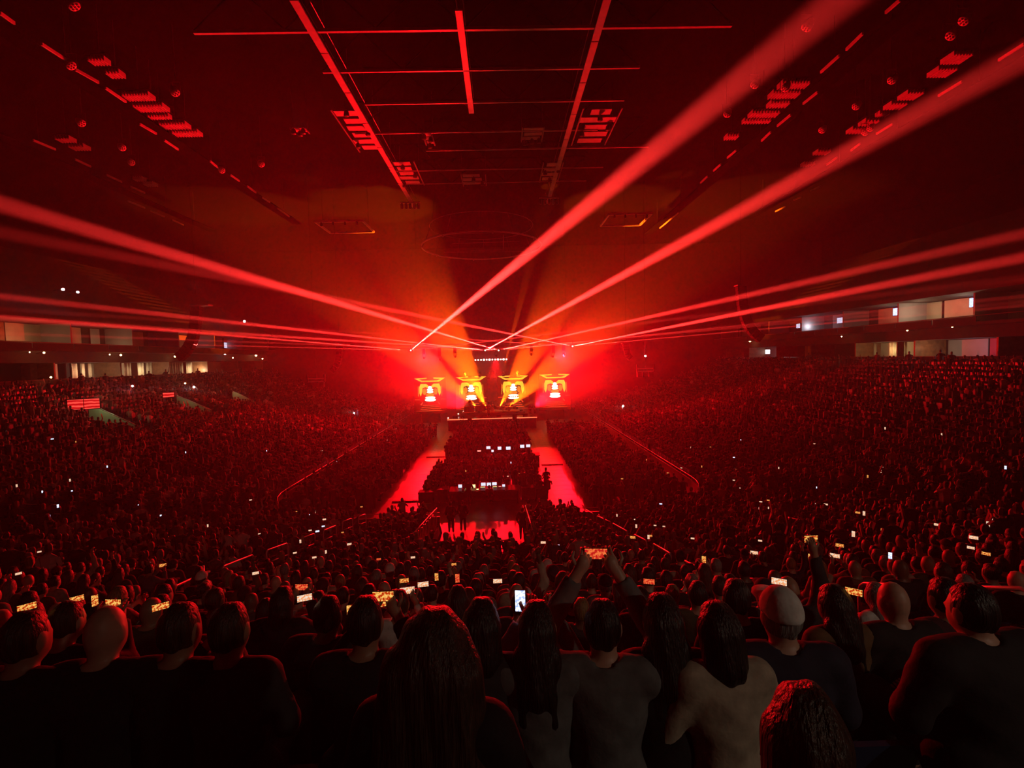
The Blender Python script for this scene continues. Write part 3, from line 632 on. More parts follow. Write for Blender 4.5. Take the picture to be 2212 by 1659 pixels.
def person_parts(pose='lap', pose2=None, seated=True, hair='short', h=.03, broad=1.0, sleeves=True, tilt=(0, 0), female=False, fingers=True):
    dz = 0 if seated else .43
    b = broad; sw = (.185 if not female else .165)*b
    hc = np.array([tilt[0], .05+tilt[1], 1.19+dz])
    armpts = []
    for sg, ps in ((-1, pose2 or pose), (1, pose)):
        e, q = ARMS[ps]; armpts.append((sg, (sg*e[0]*b, e[1], e[2]+dz), (sg*q[0], q[1], q[2]+dz)))
    if seated: legs = [(sg, (sg*.09, .02, .5), (sg*.12, .45, .51), (sg*.12, .45, .1), (sg*.12, .6, .05)) for sg in (-1, 1)]
    else: legs = [(sg, (sg*.09, 0, .92), (sg*.1, .02, .5), (sg*.11, -.02, .1), (sg*.12, .12, .05)) for sg in (-1, 1)]
    torso = lambda g: [('c', (0, -.01, .52+dz), (0, 0, .72+dz), (.14*b+g), (.125*b+g)), ('e', (0, 0, .86+dz), (.165*b+g, .115*b+g, .2+g)),
                       ('c', (-sw*.8, -.005, 1.0+dz), (sw*.8, -.005, 1.0+dz), .066*b+g, .066*b+g), ('c', (-.09, -.02, .5+dz), (.09, -.02, .5+dz), .13*b+g, .13*b+g)]
    def arms(g, fore=True):
        r = []
        for sg, e, q in armpts:
            r.append(('c', (sg*sw, -.005, .99+dz), e, .056*b+g, .045*b+g))
            if fore: r.append(('c', e, q, .043*b+g, .03+g))
        return r
    def leg(g): return [x for sg, a, k, an, toe in legs for x in (('c', a, k, .085*b+g, .06*b+g), ('c', k, an, .058*b+g, .04+g))]
    head = [('e', hc, (.076, .096, .118)), ('e', hc+np.array([0, .03, -.06]), (.056, .07, .07)), ('c', (0, 0, 1.0+dz), hc-np.array([0, .02, .07]), .056, .052),
            ('c', hc+np.array([0, .09, .01]), hc+np.array([0, .112, -.025]), .011, .016)]
    ears = [('e', hc+np.array([sg*.078, -.005, -.01]), (.012, .022, .034)) for sg in (-1, 1)]
    hands = [x for sg, e, q in armpts for x in (('e', np.array(q)+(np.array(q)-np.array(e))*.1, (.036, .036, .045)),)]
    feet = [('c', an, toe, .04, .035) for sg, a, k, an, toe in legs]
    body = torso(0)+arms(0)+leg(0)+head+ears+hands+feet
    allp = [armpts[0][2], armpts[1][2], tuple(hc)]
    lo = (-.5, -.3, -.02); hi = (.5, .75, max(p[2] for p in allp)+.2)
    out = {}
    V, Q = surface(lambda P: union(P, body, .028), lo, hi, h)
    Q = np.concatenate([Q[:, [0, 1, 2]], Q[:, [0, 2, 3]]])
    if fingers:
        m = MB()
        for sg, e, q in armpts:
            e, q = Vector(e), Vector(q); d = (q-e).normalized(); c = q+d*.045
            sd = d.cross(Vector((0, 1, .3))); sd = sd.normalized() if sd.length > .1 else Vector((1, 0, 0)); nn = sd.cross(d)
            if nn.y < 0: nn = -nn
            for i, L in enumerate((.07, .08, .075, .058)):
                o = c+sd*(-.027+.018*i); m.tube([o, o+d*L*.45+nn*.008, o+d*L*.75+nn*.03, o+d*L*.8+nn*.052], [.0095, .009, .008, .0065], 5)
            o = q-sd*.03*sg+d*.01; m.tube([o, o-sd*.03*sg+d*.02+nn*.012, o-sd*.032*sg+d*.05+nn*.03], [.012, .010, .008], 5)
        tri = []
        for f in m.f: tri += [(f[0], f[i], f[i+1]) for i in range(1, len(f)-1)]
        Q = np.concatenate([Q, np.array(tri)+len(V)]); V = np.concatenate([V, np.array(m.v)])
    out['body'] = (V, Q)
    g = .016
    tz = 1.04+dz
    sh = torso(g)+arms(g, sleeves)
    def shirt(P):
        d = union(P, sh, .035); d = d+.004*np.sin(P[:, 2]*38+P[:, 0]*17)*np.sin(P[:, 1]*31+P[:, 0]*23)
        d = np.maximum(d, (.47+dz)-P[:, 2])
        for sg, e, q in armpts:                     # cut the cuff open just before the hand
            if sleeves: d = np.maximum(d, .065-np.linalg.norm(P-np.array(q), axis=1))
        return np.maximum(d, np.minimum(.068-np.hypot(P[:, 0], P[:, 1]-.01), P[:, 2]-(1.02+dz)))
    out['shirt'] = surface(shirt, lo, hi, h)
    tr = leg(.014)+[('c', (-.09, -.02, .5+dz), (.09, -.02, .5+dz), .135*b, .135*b)]
    out['trousers'] = surface(lambda P: np.maximum(np.maximum(union(P, tr, .03), P[:, 2]-(.6+dz)), .1-P[:, 2]), lo, (hi[0], hi[1], .75+dz), h)
    if hair != 'bald':
        hr = [('e', hc+np.array([0, -.008, .012]), (.083, .103, .122)) if hair != 'wavy' else ('e', hc+np.array([0, -.02, .01]), (.112, .125, .14))]
        if hair == 'long': hr += [('c', hc+np.array([0, -.05, .0]), hc+np.array([0, -.105, -.22]), .085, .095), ('c', hc+np.array([-.05, -.07, -.1]), hc+np.array([-.06, -.12, -.34]), .06, .055), ('c', hc+np.array([.05, -.07, -.1]), hc+np.array([.06, -.12, -.34]), .06, .055)]
        if hair == 'wavy': hr += [('c', hc+np.array([sx, -.06, -.03]), hc+np.array([sx*1.7, -.12, -.42]), .095, .085) for sx in (-.06, 0, .06)]
        if hair == 'mid': hr += [('c', hc+np.array([0, -.04, .0]), hc+np.array([0, -.065, -.12]), .09, .095)]
        if hair == 'bun': hr += [('e', hc+np.array([0, -.1, .07]), (.05, .05, .05))]
        def hf(P):
            L = P-hc; d = union(P, hr, .03)+.004*np.sin(P[:, 0]*95+P[:, 2]*9+P[:, 1]*30)
            face = np.minimum(.045-L[:, 1]+.45*np.maximum(L[:, 2]-.03, 0), 9); d = np.maximum(d, -face if False else np.minimum(L[:, 1]-.045, .06-L[:, 2]))
            if hair in ('short', 'bun', 'cap'): d = np.maximum(d, -.075-L[:, 2]+.25*np.maximum(0, L[:, 1]))
            return d
        out['hair'] = surface(hf, (hc[0]-.27, hc[1]-.34, hc[2]-.58), (hc[0]+.27, hc[1]+.2, hc[2]+.2), h*.7)
    if hair == 'cap':
        def cf(P):
            L = P-hc; d = _ell(P, hc+np.array([0, -.006, .02]), (.093, .115, .125)); d = np.maximum(d, .022-L[:, 2]-.1*np.maximum(0, -L[:, 1]))
            br = np.maximum(_ell(P, hc+np.array([0, .13, .035]), (.075, .1, .03)), .03-L[:, 2]); return np.minimum(d, br)
        out['cap'] = surface(cf, (hc[0]-.13, hc[1]-.16, hc[2]-.02), (hc[0]+.13, hc[1]+.27, hc[2]+.2), h*.7)
    out['hc'] = hc; out['hands'] = [a[2] for a in armpts]
    return out
SKIN = [mat('skin_light', (.5, .28, .2), .5, 0, .08, 9), mat('skin_tan', (.36, .19, .12), .5, 0, .08, 9), mat('skin_brown', (.16, .08, .05), .5, 0, .08, 9)]
def cloth(name, c): return mat('cloth_'+name, c, .85, 0, .22, 14, .35)
CLOTH = {'black': (.008, .008, .009), 'charcoal': (.025, .025, .027), 'navy': (.012, .016, .035), 'maroon': (.05, .008, .012), 'grey': (.12, .12, .12), 'beige': (.4, .33, .25),
         'white': (.6, .58, .55), 'olive': (.06, .06, .03), 'plaid brown': (.14, .07, .03), 'denim blue': (.03, .06, .16), 'rust': (.2, .07, .03)}
def strand(name, c):
    m = mat(name, c, .45, 0, .5, 1.0, .6); nt = m.node_tree
    no = next(n for n in nt.nodes if n.type == 'TEX_NOISE'); tc = next(n for n in nt.nodes if n.type == 'TEX_COORD')
    mp = nt.nodes.new('ShaderNodeMapping'); mp.inputs['Scale'].default_value = (120, 60, 7); no.inputs['Scale'].default_value = 1.0
    nt.links.new(tc.outputs['Object'], mp.inputs['Vector']); nt.links.new(mp.outputs['Vector'], no.inputs['Vector']); return m
HAIRM = {'dark': strand('hair_dark', (.012, .008, .006)), 'brown': strand('hair_brown', (.05, .025, .014)), 'grey': strand('hair_grey', (.2, .19, .18)), 'blonde': strand('hair_blonde', (.25, .15, .06))}
def add_person(P, M, label, skin=0, shirt='black', trousers='charcoal', hair='dark', cap='white', group=None):
    o = obj('person', np_mesh('person', *P['body'], SKIN[skin]), None, label, 'person', group, None, M)
    obj('shirt', np_mesh('shirt', *P['shirt'], cloth(shirt, CLOTH[shirt])), o)
    obj('trousers', np_mesh('trousers', *P['trousers'], cloth(trousers, CLOTH[trousers])), o)
    if 'hair' in P: obj('hair', np_mesh('hair', *P['hair'], HAIRM[hair]), o)
    if 'cap' in P: obj('cap', np_mesh('cap', *P['cap'], cloth(cap, CLOTH[cap])), o)
    return o
PHB = mat('phone_shell', (.01, .01, .012), .25, .2)
PHS = [emit('phone_picture_warm', (.5, .02, .0), 1.0, (1, .55, .12), 60), emit('phone_picture_bright', (1, .35, .12), .9, (1, .85, .65), 60), emit('phone_picture_red', (.6, .01, .01), .9, (1, .2, .05), 60), emit('phone_picture_white', (.3, .4, .8), 1.5, (1, 1, 1), 60)]
PH_ME = {}
def phone_meshes(land, k):
    if (land, k) not in PH_ME:
        wx, hz_ = (.15, .075) if land else (.075, .15)
        PH_ME[land, k] = (MB().box((-wx/2, -.004, -hz_/2), (wx/2, .004, hz_/2)).mesh('phone', PHB), MB().box((-wx/2+.004, -.0055, -hz_/2+.004), (wx/2-.004, -.0042, hz_/2-.004)).mesh('screen', PHS[k]))
    return PH_ME[land, k]
def phone(p, land, k, label, group=None, sz=1.0, rz=None):
    a, b_ = phone_meshes(land, k); d = Vector((EYE.x-p.x, EYE.y-p.y, 0)); rz = math.atan2(d.x, -d.y) if rz is None else rz
    o = obj('phone', a, None, label, 'phone', group, None, TR(p, rz, sz)); obj('screen', b_, o); return o
# ---- foreground people: (pixel of the head's middle, traits, label)
HEROES = [
 (57, 1380, dict(pose='lap', hair='short', h=.02), 1, 'black', 'brown', 'short-haired person cut by the left edge, head leaning right'),
 (147, 1342, dict(pose='phone', hair='short', h=.02, tilt=(-.02, .03)), 0, 'black', 'brown', 'close-cropped person second from the left edge in the near row'),
 (228, 1364, dict(pose='lap', hair='bald', h=.02), 0, 'black', 'dark', 'bald person with red-lit scalp near the left edge'),
 (391, 1360, dict(pose='clap', hair='short', h=.02), 1, 'black', 'brown', 'short-haired person left of the one filming with a red phone'),
 (498, 1360, dict(pose='lap', hair='short', h=.02), 1, 'charcoal', 'brown', 'short-haired person directly left of the glowing red phone'),
 (612, 1300, dict(pose='phone', hair='mid', h=.022), 1, 'black', 'dark', 'dark-haired person holding the glowing red phone low'),
 (709, 1330, dict(pose='lap', hair='short', h=.02, broad=1.1), 2, 'black', 'dark', 'broad person in black left of the long-haired woman'),
 (790, 1345, dict(pose='phone', hair='short', h=.022), 1, 'black', 'dark', 'person half hidden left of the nearest long-haired woman'),
 (941, 1412, dict(pose='lap', hair='wavy', h=.015, female=True, broad=1.05), 0, 'black', 'brown', 'nearest long-haired woman with wavy hair over her back'),
 (1041, 1350, dict(pose='lap', hair='mid', h=.02, female=True), 0, 'charcoal', 'dark', 'person with rounded hair right behind the nearest long-haired woman'),
 (1161, 1356, dict(pose='phone', hair='long', h=.018, female=True), 0, 'grey', 'dark', 'long-haired woman in grey holding a small upright phone'),
 (1302, 1354, dict(pose='high', hair='short', h=.018, broad=1.1), 0, 'grey', 'dark', 'person in a grey shirt raising a wide phone overhead'),
 (1429, 1340, dict(pose='lap', hair='long', h=.022, female=True), 1, 'black', 'dark', 'dark-haired person between the phone raiser and the woman in beige'),
 (1549, 1360, dict(pose='lap', hair='mid', h=.018, female=True, sleeves=False), 0, 'beige', 'dark', 'dark-haired woman in a pale beige top'),
 (1686, 1330, dict(pose='lap', hair='cap', h=.018, broad=1.12), 0, 'navy', 'grey', 'man in a pale cap and navy shirt'),
 (1590, 1292, dict(pose='lap', hair='short', h=.022), 1, 'black', 'dark', 'dark-haired person behind the woman in beige'),
 (1703, 1276, dict(pose='up', pose2='lap', hair='bald', h=.022), 1, 'charcoal', 'dark', 'bald person raising one arm behind the pale cap'),
 (1800, 1305, dict(pose='lap', hair='long', h=.02, female=True), 1, 'plaid brown', 'dark', 'dark-haired woman in a brown plaid shirt right of the pale cap'),
 (1930, 1298, dict(pose='lap', hair='bald', h=.02, broad=1.05), 0, 'black', 'dark', 'bald man with warmly lit scalp at right'),
 (2040, 1290, dict(pose='lap', hair='short', h=.022), 1, 'maroon', 'dark', 'short-haired person between the bald man and the big black jacket'),
 (2098, 1318, dict(pose='lap', hair='short', h=.018, broad=1.35), 0, 'black', 'dark', 'very broad person in a black jacket at the right edge'),
 (1700, 1592, dict(pose='lap', hair='mid', h=.016, broad=1.1, tilt=(0, .05)), 1, 'maroon', 'brown', 'nearest person in dark maroon at the lower right, leaning forward'),
]
HPOS = []
hero_objs = []
for px, py, tr, sk, shc, hrc, lab in HEROES:
    p = march(px, py, 1.19, .9); P = person_parts(**tr); hc = P['hc']; z = bowl_z(p.x, p.y)
    rz = random.uniform(-.12, .12); loc = p-Matrix.Rotation(rz, 3, 'Z')@Vector(hc); loc.z = bowl_z(loc.x, loc.y)
    s = (p.z-loc.z)/hc[2]; s = max(.86, min(1.16, s)); loc = p-(Matrix.Rotation(rz, 3, 'Z')@Vector(hc))*s
    if lab.startswith('nearest person'): rz = -.5
    hero_objs.append(add_person(P, TR(loc, rz, s), lab, sk, shc, 'charcoal', hrc)); HPOS.append(p)
    if tr['pose'] in ('phone', 'high') or tr.get('pose2'):
        Mw = TR(loc, rz, s); hd = [Mw@Vector(q) for q in P['hands']]
        kk, land = (2, True) if px in (612, 1302) else (3, False) if px == 1161 else (0, True)
        pp = (hd[0]+hd[1])/2+Vector((0, .03, .07))*s if tr['pose'] != 'up' else hd[1]+Vector((0, .03, .08))
        if px == 1161: pp = pp+Vector((-.1, 0, 0))
        phone(pp, land, kk, 'lit phone held by the '+lab.replace(' holding a small upright phone', '').replace(' raising a wide phone overhead', ' with arms up').replace(' holding the glowing red phone low', '')[:70], None, .8, rz)
# ------------------------------------------------------------------ seats and crowd
def project(p):
    c = CR.transposed()@(Vector(p)-EYE)
    if c.z > -.05: return None
    return PW/2+F*c.x/-c.z, PH/2-F*c.y/-c.z, -c.z
AISX = (-6.1, 5.2)
ENT = [(march(192, 890, .9), march(292, 930, .4)), (march(382, 866, .9), march(455, 893, .4)), (march(502, 853, .9), march(548, 872, .4))]
def near_ent(x, y):
    for A, B in ENT:
        d = Vector((B.x-A.x, B.y-A.y)); v = Vector((x-A.x, y-A.y)); t_ = max(0, min(1, v.dot(d)/d.dot(d)))
        if (v-d*t_).length < 1.3: return True
    return False
def row_seats(k):
    s = TREAD*(k+.5)+.06; out = []; st = .54; c = R_+s
    for sg in (-1, 1):
        L = YF-Y0-R_; n = int(L/st)
        for i in range(n):
            y = Y0+R_+(i+.5)*L/n
            if (y-Y0-R_) % 9.6 < 1.1: continue
            out.append((sg*(W+s), y, -sg*math.pi/2, 'left' if sg < 0 else 'right', i))
        n = int(c*math.pi/2/st)
        for i in range(n):
            a = math.pi/2*(i+.5)/n
            if abs(a-math.pi/4)*c < .6: continue
            x = sg*((W-R_)+c*math.cos(a)); y = Y0+R_-c*math.sin(a)
            out.append((x, y, sg*(-math.pi/2+(math.pi/2-0)*0) if False else -sg*(math.pi/2-a), ('left' if sg < 0 else 'right')+' corner', i))
    n = int(2*(W-R_)/st)
    for i in range(n):
        x = -(W-R_)+(i+.5)*2*(W-R_)/n
        if min(abs(x-a) for a in AISX) < .6: continue
        if s < GS+.3 and GX0-.3 < x < GX1+.3: continue
        out.append((x, Y0-s, 0.0, 'end', i))
    return out
cand = []
for k in range(NROW-1):
    z = row_z(k)
    for x, y, rz, sec, i in row_seats(k):
        q = project((x, y, z+1.1))
        if q is None or not (-420 < q[0] < PW+420 and q[1] < 1800) or near_ent(x, y): continue
        cand.append((q[2], x, y, z, rz, sec, k, i, -60 < q[0] < PW+60 and q[1] < 1740))
cand.sort()
NEAR = 3.9
near_seats = [c for c in cand if c[0] < NEAR+.6]
crowd = [c[:8] for c in sorted(cand, key=lambda c: (not c[8], c[0])) if c[0] >= NEAR and all((Vector((c[1], c[2]))-Vector((p.x, p.y))).length > .5 for p in HPOS)]
# seat: pan, back, arms, bracket
SEATM = mat('seat_plastic', (.02, .035, .09), .35, 0, .1, 5); SEATA = mat('seat_arm', (.03, .03, .032), .4)
def rounded_back():
    b = MB(); n = 6; wx, h0, h1, r = .23, .42, .86, .09; pts = [(-wx, h0), (wx, h0)]
    for i in range(n+1): a = i/n*math.pi/2; pts.append((wx-r+r*math.cos(a), h1-r+r*math.sin(a)))
    for i in range(n+1): a = math.pi/2+i/n*math.pi/2; pts.append((-wx+r+r*math.cos(a), h1-r+r*math.sin(a)))
    m = len(pts); f = lambda z: -.22-.12*(z-h0)/.44
    vs = [(x, f(z), z) for x, z in pts]+[(x, f(z)-.035, z) for x, z in pts]
    fs = [tuple(range(m-1, -1, -1)), tuple(range(m, 2*m))]+[(i, (i+1) % m, m+(i+1) % m, m+i) for i in range(m)]
    return b.add(vs, fs)
st_me = {'backrest': rounded_back().mesh('backrest', SEATM), 'seat_pan': MB().box((-.22, -.21, .40), (.22, .2, .45)).mesh('seat_pan', SEATM),
         'armrest': MB().box((-.025, -.24, .6), (.025, .08, .64)).mesh('armrest', SEATA), 'bracket': MB().box((-.03, -.26, 0), (.03, -.2, .62)).mesh('bracket', SEATA)}
def stadium_seat(x, y, z, rz, label, group='empty navy seats in the near rows'):
    t = thing('stadium_seat', label, 'seat', TR((x, y, z), rz), group)
    obj('backrest', st_me['backrest'], t); obj('seat_pan', st_me['seat_pan'], t)
    for sx in (-.27, .27): obj('armrest', st_me['armrest'], t, M=T(sx, 0, 0)); obj('bracket', st_me['bracket'], t, M=T(sx, 0, 0))
def near_row_seats():
    for k, nm in ((29, 'nearest row'), (28, 'second nearest row'), (27, 'third nearest row')):
        z = row_z(k); y = Y0-TREAD*(k+.5)-.1; c = 0
        for i in range(16):
            x = 1.0-4.4+.56*i+(.1 if k == 28 else 0)
            q = project((x, y, z+.8))
            if q is None or not (0 < q[0] < PW) : continue
            if any((Vector((x, y))-Vector((p.x, p.y))).length < .42 for p in HPOS): continue
            c += 1; stadium_seat(x, y, z, 0, 'empty navy seat in the %s, %s from the left' % (nm, ordinal(c)))
near_row_seats()
# individual spectators, largest first
TPL = []
for tr, desc in ((dict(pose='lap', hair='short'), 'short-haired'), (dict(pose='phone', hair='short'), 'short-haired filming'), (dict(pose='clap', hair='long', female=True), 'long-haired clapping'), (dict(pose='lap', hair='mid', female=True), 'bob-haired'),
                 (dict(pose='lap', hair='bald', broad=1.1), 'bald'), (dict(pose='lap', hair='cap', broad=1.08), 'capped'), (dict(pose='up', pose2='lap', hair='short'), 'arm-raising'), (dict(pose='clap', hair='bun', female=True), 'bun-haired clapping'), (dict(pose='lap', hair='long', female=True, sleeves=False), 'long-haired')):
    P = person_parts(h=.034, **tr)
    TPL.append((desc, {n: np_mesh(n, *P[n], None) for n in ('body', 'shirt', 'trousers', 'hair', 'cap') if n in P}, P))
SHC = ['black', 'black', 'charcoal', 'navy', 'maroon', 'grey', 'olive', 'black', 'rust', 'white', 'charcoal', 'beige']
WT = [.30, .04, .08, .16, .12, .12, .04, .06, .08]
N_IND = 262
SECN = {'end': 'the end stand', 'left corner': 'the left corner stand', 'right corner': 'the right corner stand', 'left': 'the left stand', 'right': 'the right stand'}
rr = random.Random(11); ph_n = 0
for d, x, y, z, rz, sec, k, i in crowd[:N_IND]:
    desc, mm, P = TPL[rr.choices(range(len(TPL)), WT)[0]]
    shn = rr.choice(SHC); s = rr.uniform(.94, 1.06); yaw = rz+rr.uniform(-.25, .25)
    if 'corner' in sec: yaw *= .6
    lab = '%s spectator in %s, %s row of %s, %s seat' % (desc, shn, ordinal(k+1), SECN[sec], ordinal(i+1))
    def inst(n, me, par, m):
        o = bpy.data.objects.new(n, me); COL.objects.link(o)
        if par: o.parent = par
        if not me.materials: me.materials.append(None)
        o.material_slots[0].link = 'OBJECT'; o.material_slots[0].material = m; return o
    o = inst('person', mm['body'], None, SKIN[rr.choices((0, 1, 2), (.6, .25, .15))[0]])
    o.matrix_basis = TR((x+rr.uniform(-.04, .04), y, z), yaw, s); o['label'] = lab; o['category'] = 'person'; o['group'] = 'seated spectators in the near stands'
    inst('shirt', mm['shirt'], o, cloth(shn, CLOTH[shn])); inst('trousers', mm['trousers'], o, cloth('charcoal', CLOTH['charcoal']))
    if 'hair' in mm: inst('hair', mm['hair'], o, HAIRM[rr.choices(['dark', 'brown', 'grey', 'blonde'], (.45, .3, .12, .13))[0]])
    if 'cap' in mm:
        cn = rr.choice(['black', 'maroon', 'white', 'navy']); inst('cap', mm['cap'], o, cloth(cn, CLOTH[cn]))
    if 'filming' in desc:
        Mw = o.matrix_basis; hd = (Mw@Vector(P['hands'][0])+Mw@Vector(P['hands'][1]))/2+Vector((0, .03, .07))
        phone(hd, rr.random() < .6, rr.choice((0, 0, 1, 2)), 'lit phone of the filming spectator, %s row of %s, %s seat' % (ordinal(k+1), SECN[sec], ordinal(i+1)), 'phones in the near stands')
# the rest of the crowd: low figures joined per stand
def low_person(arm, standing=False):
    v, f, c = [], [], []   # c: 0 skin 1 hair 2 shirt 3 trousers
    dz = .43 if standing else 0
    def loft(rings, n, cols):
        o = len(v)
        for (cx, cy_, cz, rx, ry), cc in zip(rings, cols):
            for j in range(n):
                a = 2*math.pi*j/n; v.append((cx+rx*math.cos(a), cy_+ry*math.sin(a), cz+dz)); c.append(cc(math.sin(a)) if callable(cc) else cc)
        for i in range(len(rings)-1):
            for j in range(n):
                a, b_, d_, e = o+i*n+j, o+i*n+(j+1) % n, o+(i+1)*n+(j+1) % n, o+(i+1)*n+j; f.extend([(a, b_, d_), (a, d_, e)])
        t_ = len(rings)-1
        for j in range(1, n-1): f.append((o+t_*n, o+t_*n+j, o+t_*n+j+1))
    loft([(0, -.02, .45, .18, .15), (0, 0, .8, .17, .12), (0, 0, .98, .22, .1), (0, .01, 1.05, .08, .07)], 6, [3, 2, 2, 2])
    sk = lambda s_: 0 if s_ > .3 else 1
    loft([(0, .03, 1.05, .05, .055), (0, .05, 1.13, .075, .09), (0, .04, 1.24, .08, .1), (0, .04, 1.31, .045, .06)], 6, [0, sk, sk, 1])
    if standing: loft([(0, 0, -.43, .13, .1), (0, 0, .05, .16, .12), (0, 0, .47, .17, .14)], 5, [3, 3, 3])
    else:
        o = len(v)
        for y_, z_ in ((.0, .42), (.5, .42), (.5, .6), (.0, .62)):
            for x_ in (-.19, .19): v.append((x_, y_, z_)); c.append(3)
        for a, b_, d_, e in ((0, 1, 3, 2), (2, 3, 5, 4), (4, 5, 7, 6)): f.extend([(o+a, o+b_, o+d_), (o+a, o+d_, o+e)])
    for sg in (-1, 1):
        e, q = ARMS[arm if sg > 0 or arm != 'up' else 'lap']; pts = [(sg*.2, 0, .97), (sg*e[0], e[1], e[2]), (sg*q[0], q[1], q[2]), (sg*q[0]*1.0, q[1]+.03, q[2]+.08)]
        o = len(v)
        for i_, p in enumerate(pts):
            for j in range(3):
                a = 2.094*j; r_ = (.06, .05, .04, .03)[i_]; v.append((p[0]+r_*math.cos(a), p[1]+r_*math.sin(a), p[2]+dz)); c.append(2 if i_ < 2 else 0)
        for i_ in range(3):
            for j in range(3):
                a, b_, d_, g_ = o+i_*3+j, o+i_*3+(j+1) % 3, o+(i_+1)*3+(j+1) % 3, o+(i_+1)*3+j; f.extend([(a, b_, d_), (a, d_, g_)])
    return np.array(v), np.array(f), np.array(c)
LOWS = {(a, s): low_person(a, s) for a in ('lap', 'clap', 'phone', 'up') for s in (False, True)}
CROWDM = mat('crowd_cloth_skin', (.1, .1, .1), .7, attr='tint')
PAL_S = np.array([(.008, .008, .009), (.02, .02, .022), (.012, .016, .035), (.05, .01, .012), (.1, .1, .1), (.3, .27, .23), (.06, .055, .03), (.5, .48, .45), (.14, .06, .03), (.03, .05, .12)])
PAL_K = np.array([(.5, .28, .2), (.36, .19, .12), (.16, .08, .05)]); PAL_H = np.array([(.012, .008, .006), (.05, .025, .014), (.2, .19, .18), (.22, .14, .06)])
def stuff_crowd(spots, name, label, standing_p):
    VV, FF, CC = [], [], []; off = 0
    groups = {}
    for x, y, z, rz in spots:
        key = (rr.choices(('lap', 'clap', 'phone', 'up'), (.52, .26, .14, .08))[0], rr.random() < standing_p); groups.setdefault(key, []).append((x, y, z, rz))
    for key, L in groups.items():
        v, f, c = LOWS[key]; A = np.array(L); n = len(A)
        a = A[:, 3]+RNG.uniform(-.3, .3, n); s = RNG.uniform(.92, 1.08, n); ca, sa = np.cos(a), np.sin(a)
        X = s[:, None]*(ca[:, None]*v[:, 0]-sa[:, None]*v[:, 1])+(A[:, 0]+RNG.uniform(-.06, .06, n))[:, None]; Y = s[:, None]*(sa[:, None]*v[:, 0]+ca[:, None]*v[:, 1])+A[:, 1][:, None]; Z = s[:, None]*v[:, 2]+A[:, 2][:, None]
        VV.append(np.stack([X, Y, Z], -1).reshape(-1, 3)); FF.append((f[None]+(np.arange(n)*len(v))[:, None, None]+off).reshape(-1, 3)); off += n*len(v)
        tab = np.zeros((n, 4, 3)); tab[:, 0] = PAL_K[RNG.choice(3, n, p=(.6, .25, .15))]; tab[:, 1] = PAL_H[RNG.choice(4, n, p=(.45, .3, .12, .13))]
        tab[:, 2] = PAL_S[RNG.choice(10, n, p=(.26, .16, .1, .1, .1, .06, .06, .06, .05, .05))]; tab[:, 3] = (.02, .02, .025)
        CC.append(np.concatenate([tab[:, c].reshape(-1, 3), np.ones((n*len(v), 1))], 1))
    me = np_mesh(name, np.concatenate(VV), np.concatenate(FF), CROWDM, False, np.concatenate(CC))
    return obj(name, me, None, label, 'crowd', None, 'stuff')
rest = crowd[N_IND:]
for side, lab in (('left', 'distant packed spectators filling the left stand'), ('right', 'distant packed spectators filling the right stand'), ('end', 'farther seated spectators in the end stand below the camera')):
    sp = []
    for d, x, y, z, rz, sec, k, i in rest:
        if (sec.split()[0]) != side or rr.random() < .04: continue
        sp.append((x, y, z, rz*(.55 if sec != 'end' else 1)))
    stuff_crowd(sp, 'crowd', lab, .12 if side != 'end' else .02)
fs_ = {'left': [], 'middle': [], 'right': []}
for nm, x0, x1, y0, y1, stx in (('left', -13.0, -6.9, 30.5, 62.5, .56), ('middle', -4.8, 4.1, 34.5, 63, .56), ('right', 6.3, 13.0, 30.0, 62.5, .56)):
    for j in range(int((y1-y0)/.86)):
        y = y0+j*.86
        if nm == 'middle' and (40.8 < y < 45.5): continue
        for i in range(int((x1-x0)/stx)): fs_[nm].append((x0+stx*(i+.5), y+rr.uniform(-.1, .1), 0, 0))
for j in range(3):
    for i in range(16):
        x = -4.8+.56*(i+.5)
        if not (-3.0 < x < 2.2) or j == 2: fs_['middle'].append((x, 32.9+.62*j if abs(x) > 2.9 or j == 2 else 33.6+.5*j, 0, 0))
stuff_crowd(fs_['left'], 'crowd', 'crowd on the floor left of the left aisle', .5)
stuff_crowd(fs_['middle'], 'crowd', 'crowd in the middle floor block between the two aisles', .5)
stuff_crowd(fs_['right'], 'crowd', 'crowd on the floor right of the right aisle', .5)
# plain seats under the crowd, joined per stand
def stuff_seats(spots, label):
    b = MB().box((-.22, -.21, .38), (.22, .18, .43)).box((-.22, -.27, .42), (.22, -.22, .84)).box((-.05, -.2, 0), (.05, 0, .38))
    v = np.array(b.v); f = np.array(b.f); A = np.array(spots); n = len(A); ca, sa = np.cos(A[:, 3]), np.sin(A[:, 3])
    X = ca[:, None]*v[:, 0]-sa[:, None]*v[:, 1]+A[:, 0][:, None]; Y = sa[:, None]*v[:, 0]+ca[:, None]*v[:, 1]+A[:, 1][:, None]; Z = v[:, 2]+A[:, 2][:, None]
    me = np_mesh('seat_rows', np.stack([X, Y, Z], -1).reshape(-1, 3), (f[None]+(np.arange(n)*len(v))[:, None, None]).reshape(-1, 4), SEATM, False)
    obj('seat_rows', me, None, label, 'seats', None, 'stuff')
for side in ('left', 'right', 'end'):
    stuff_seats([(x, y, z, rz) for d, x, y, z, rz, sec, k, i in crowd if sec.split()[0] == side], 'rows of navy seats under the spectators of the %s stand' % side)
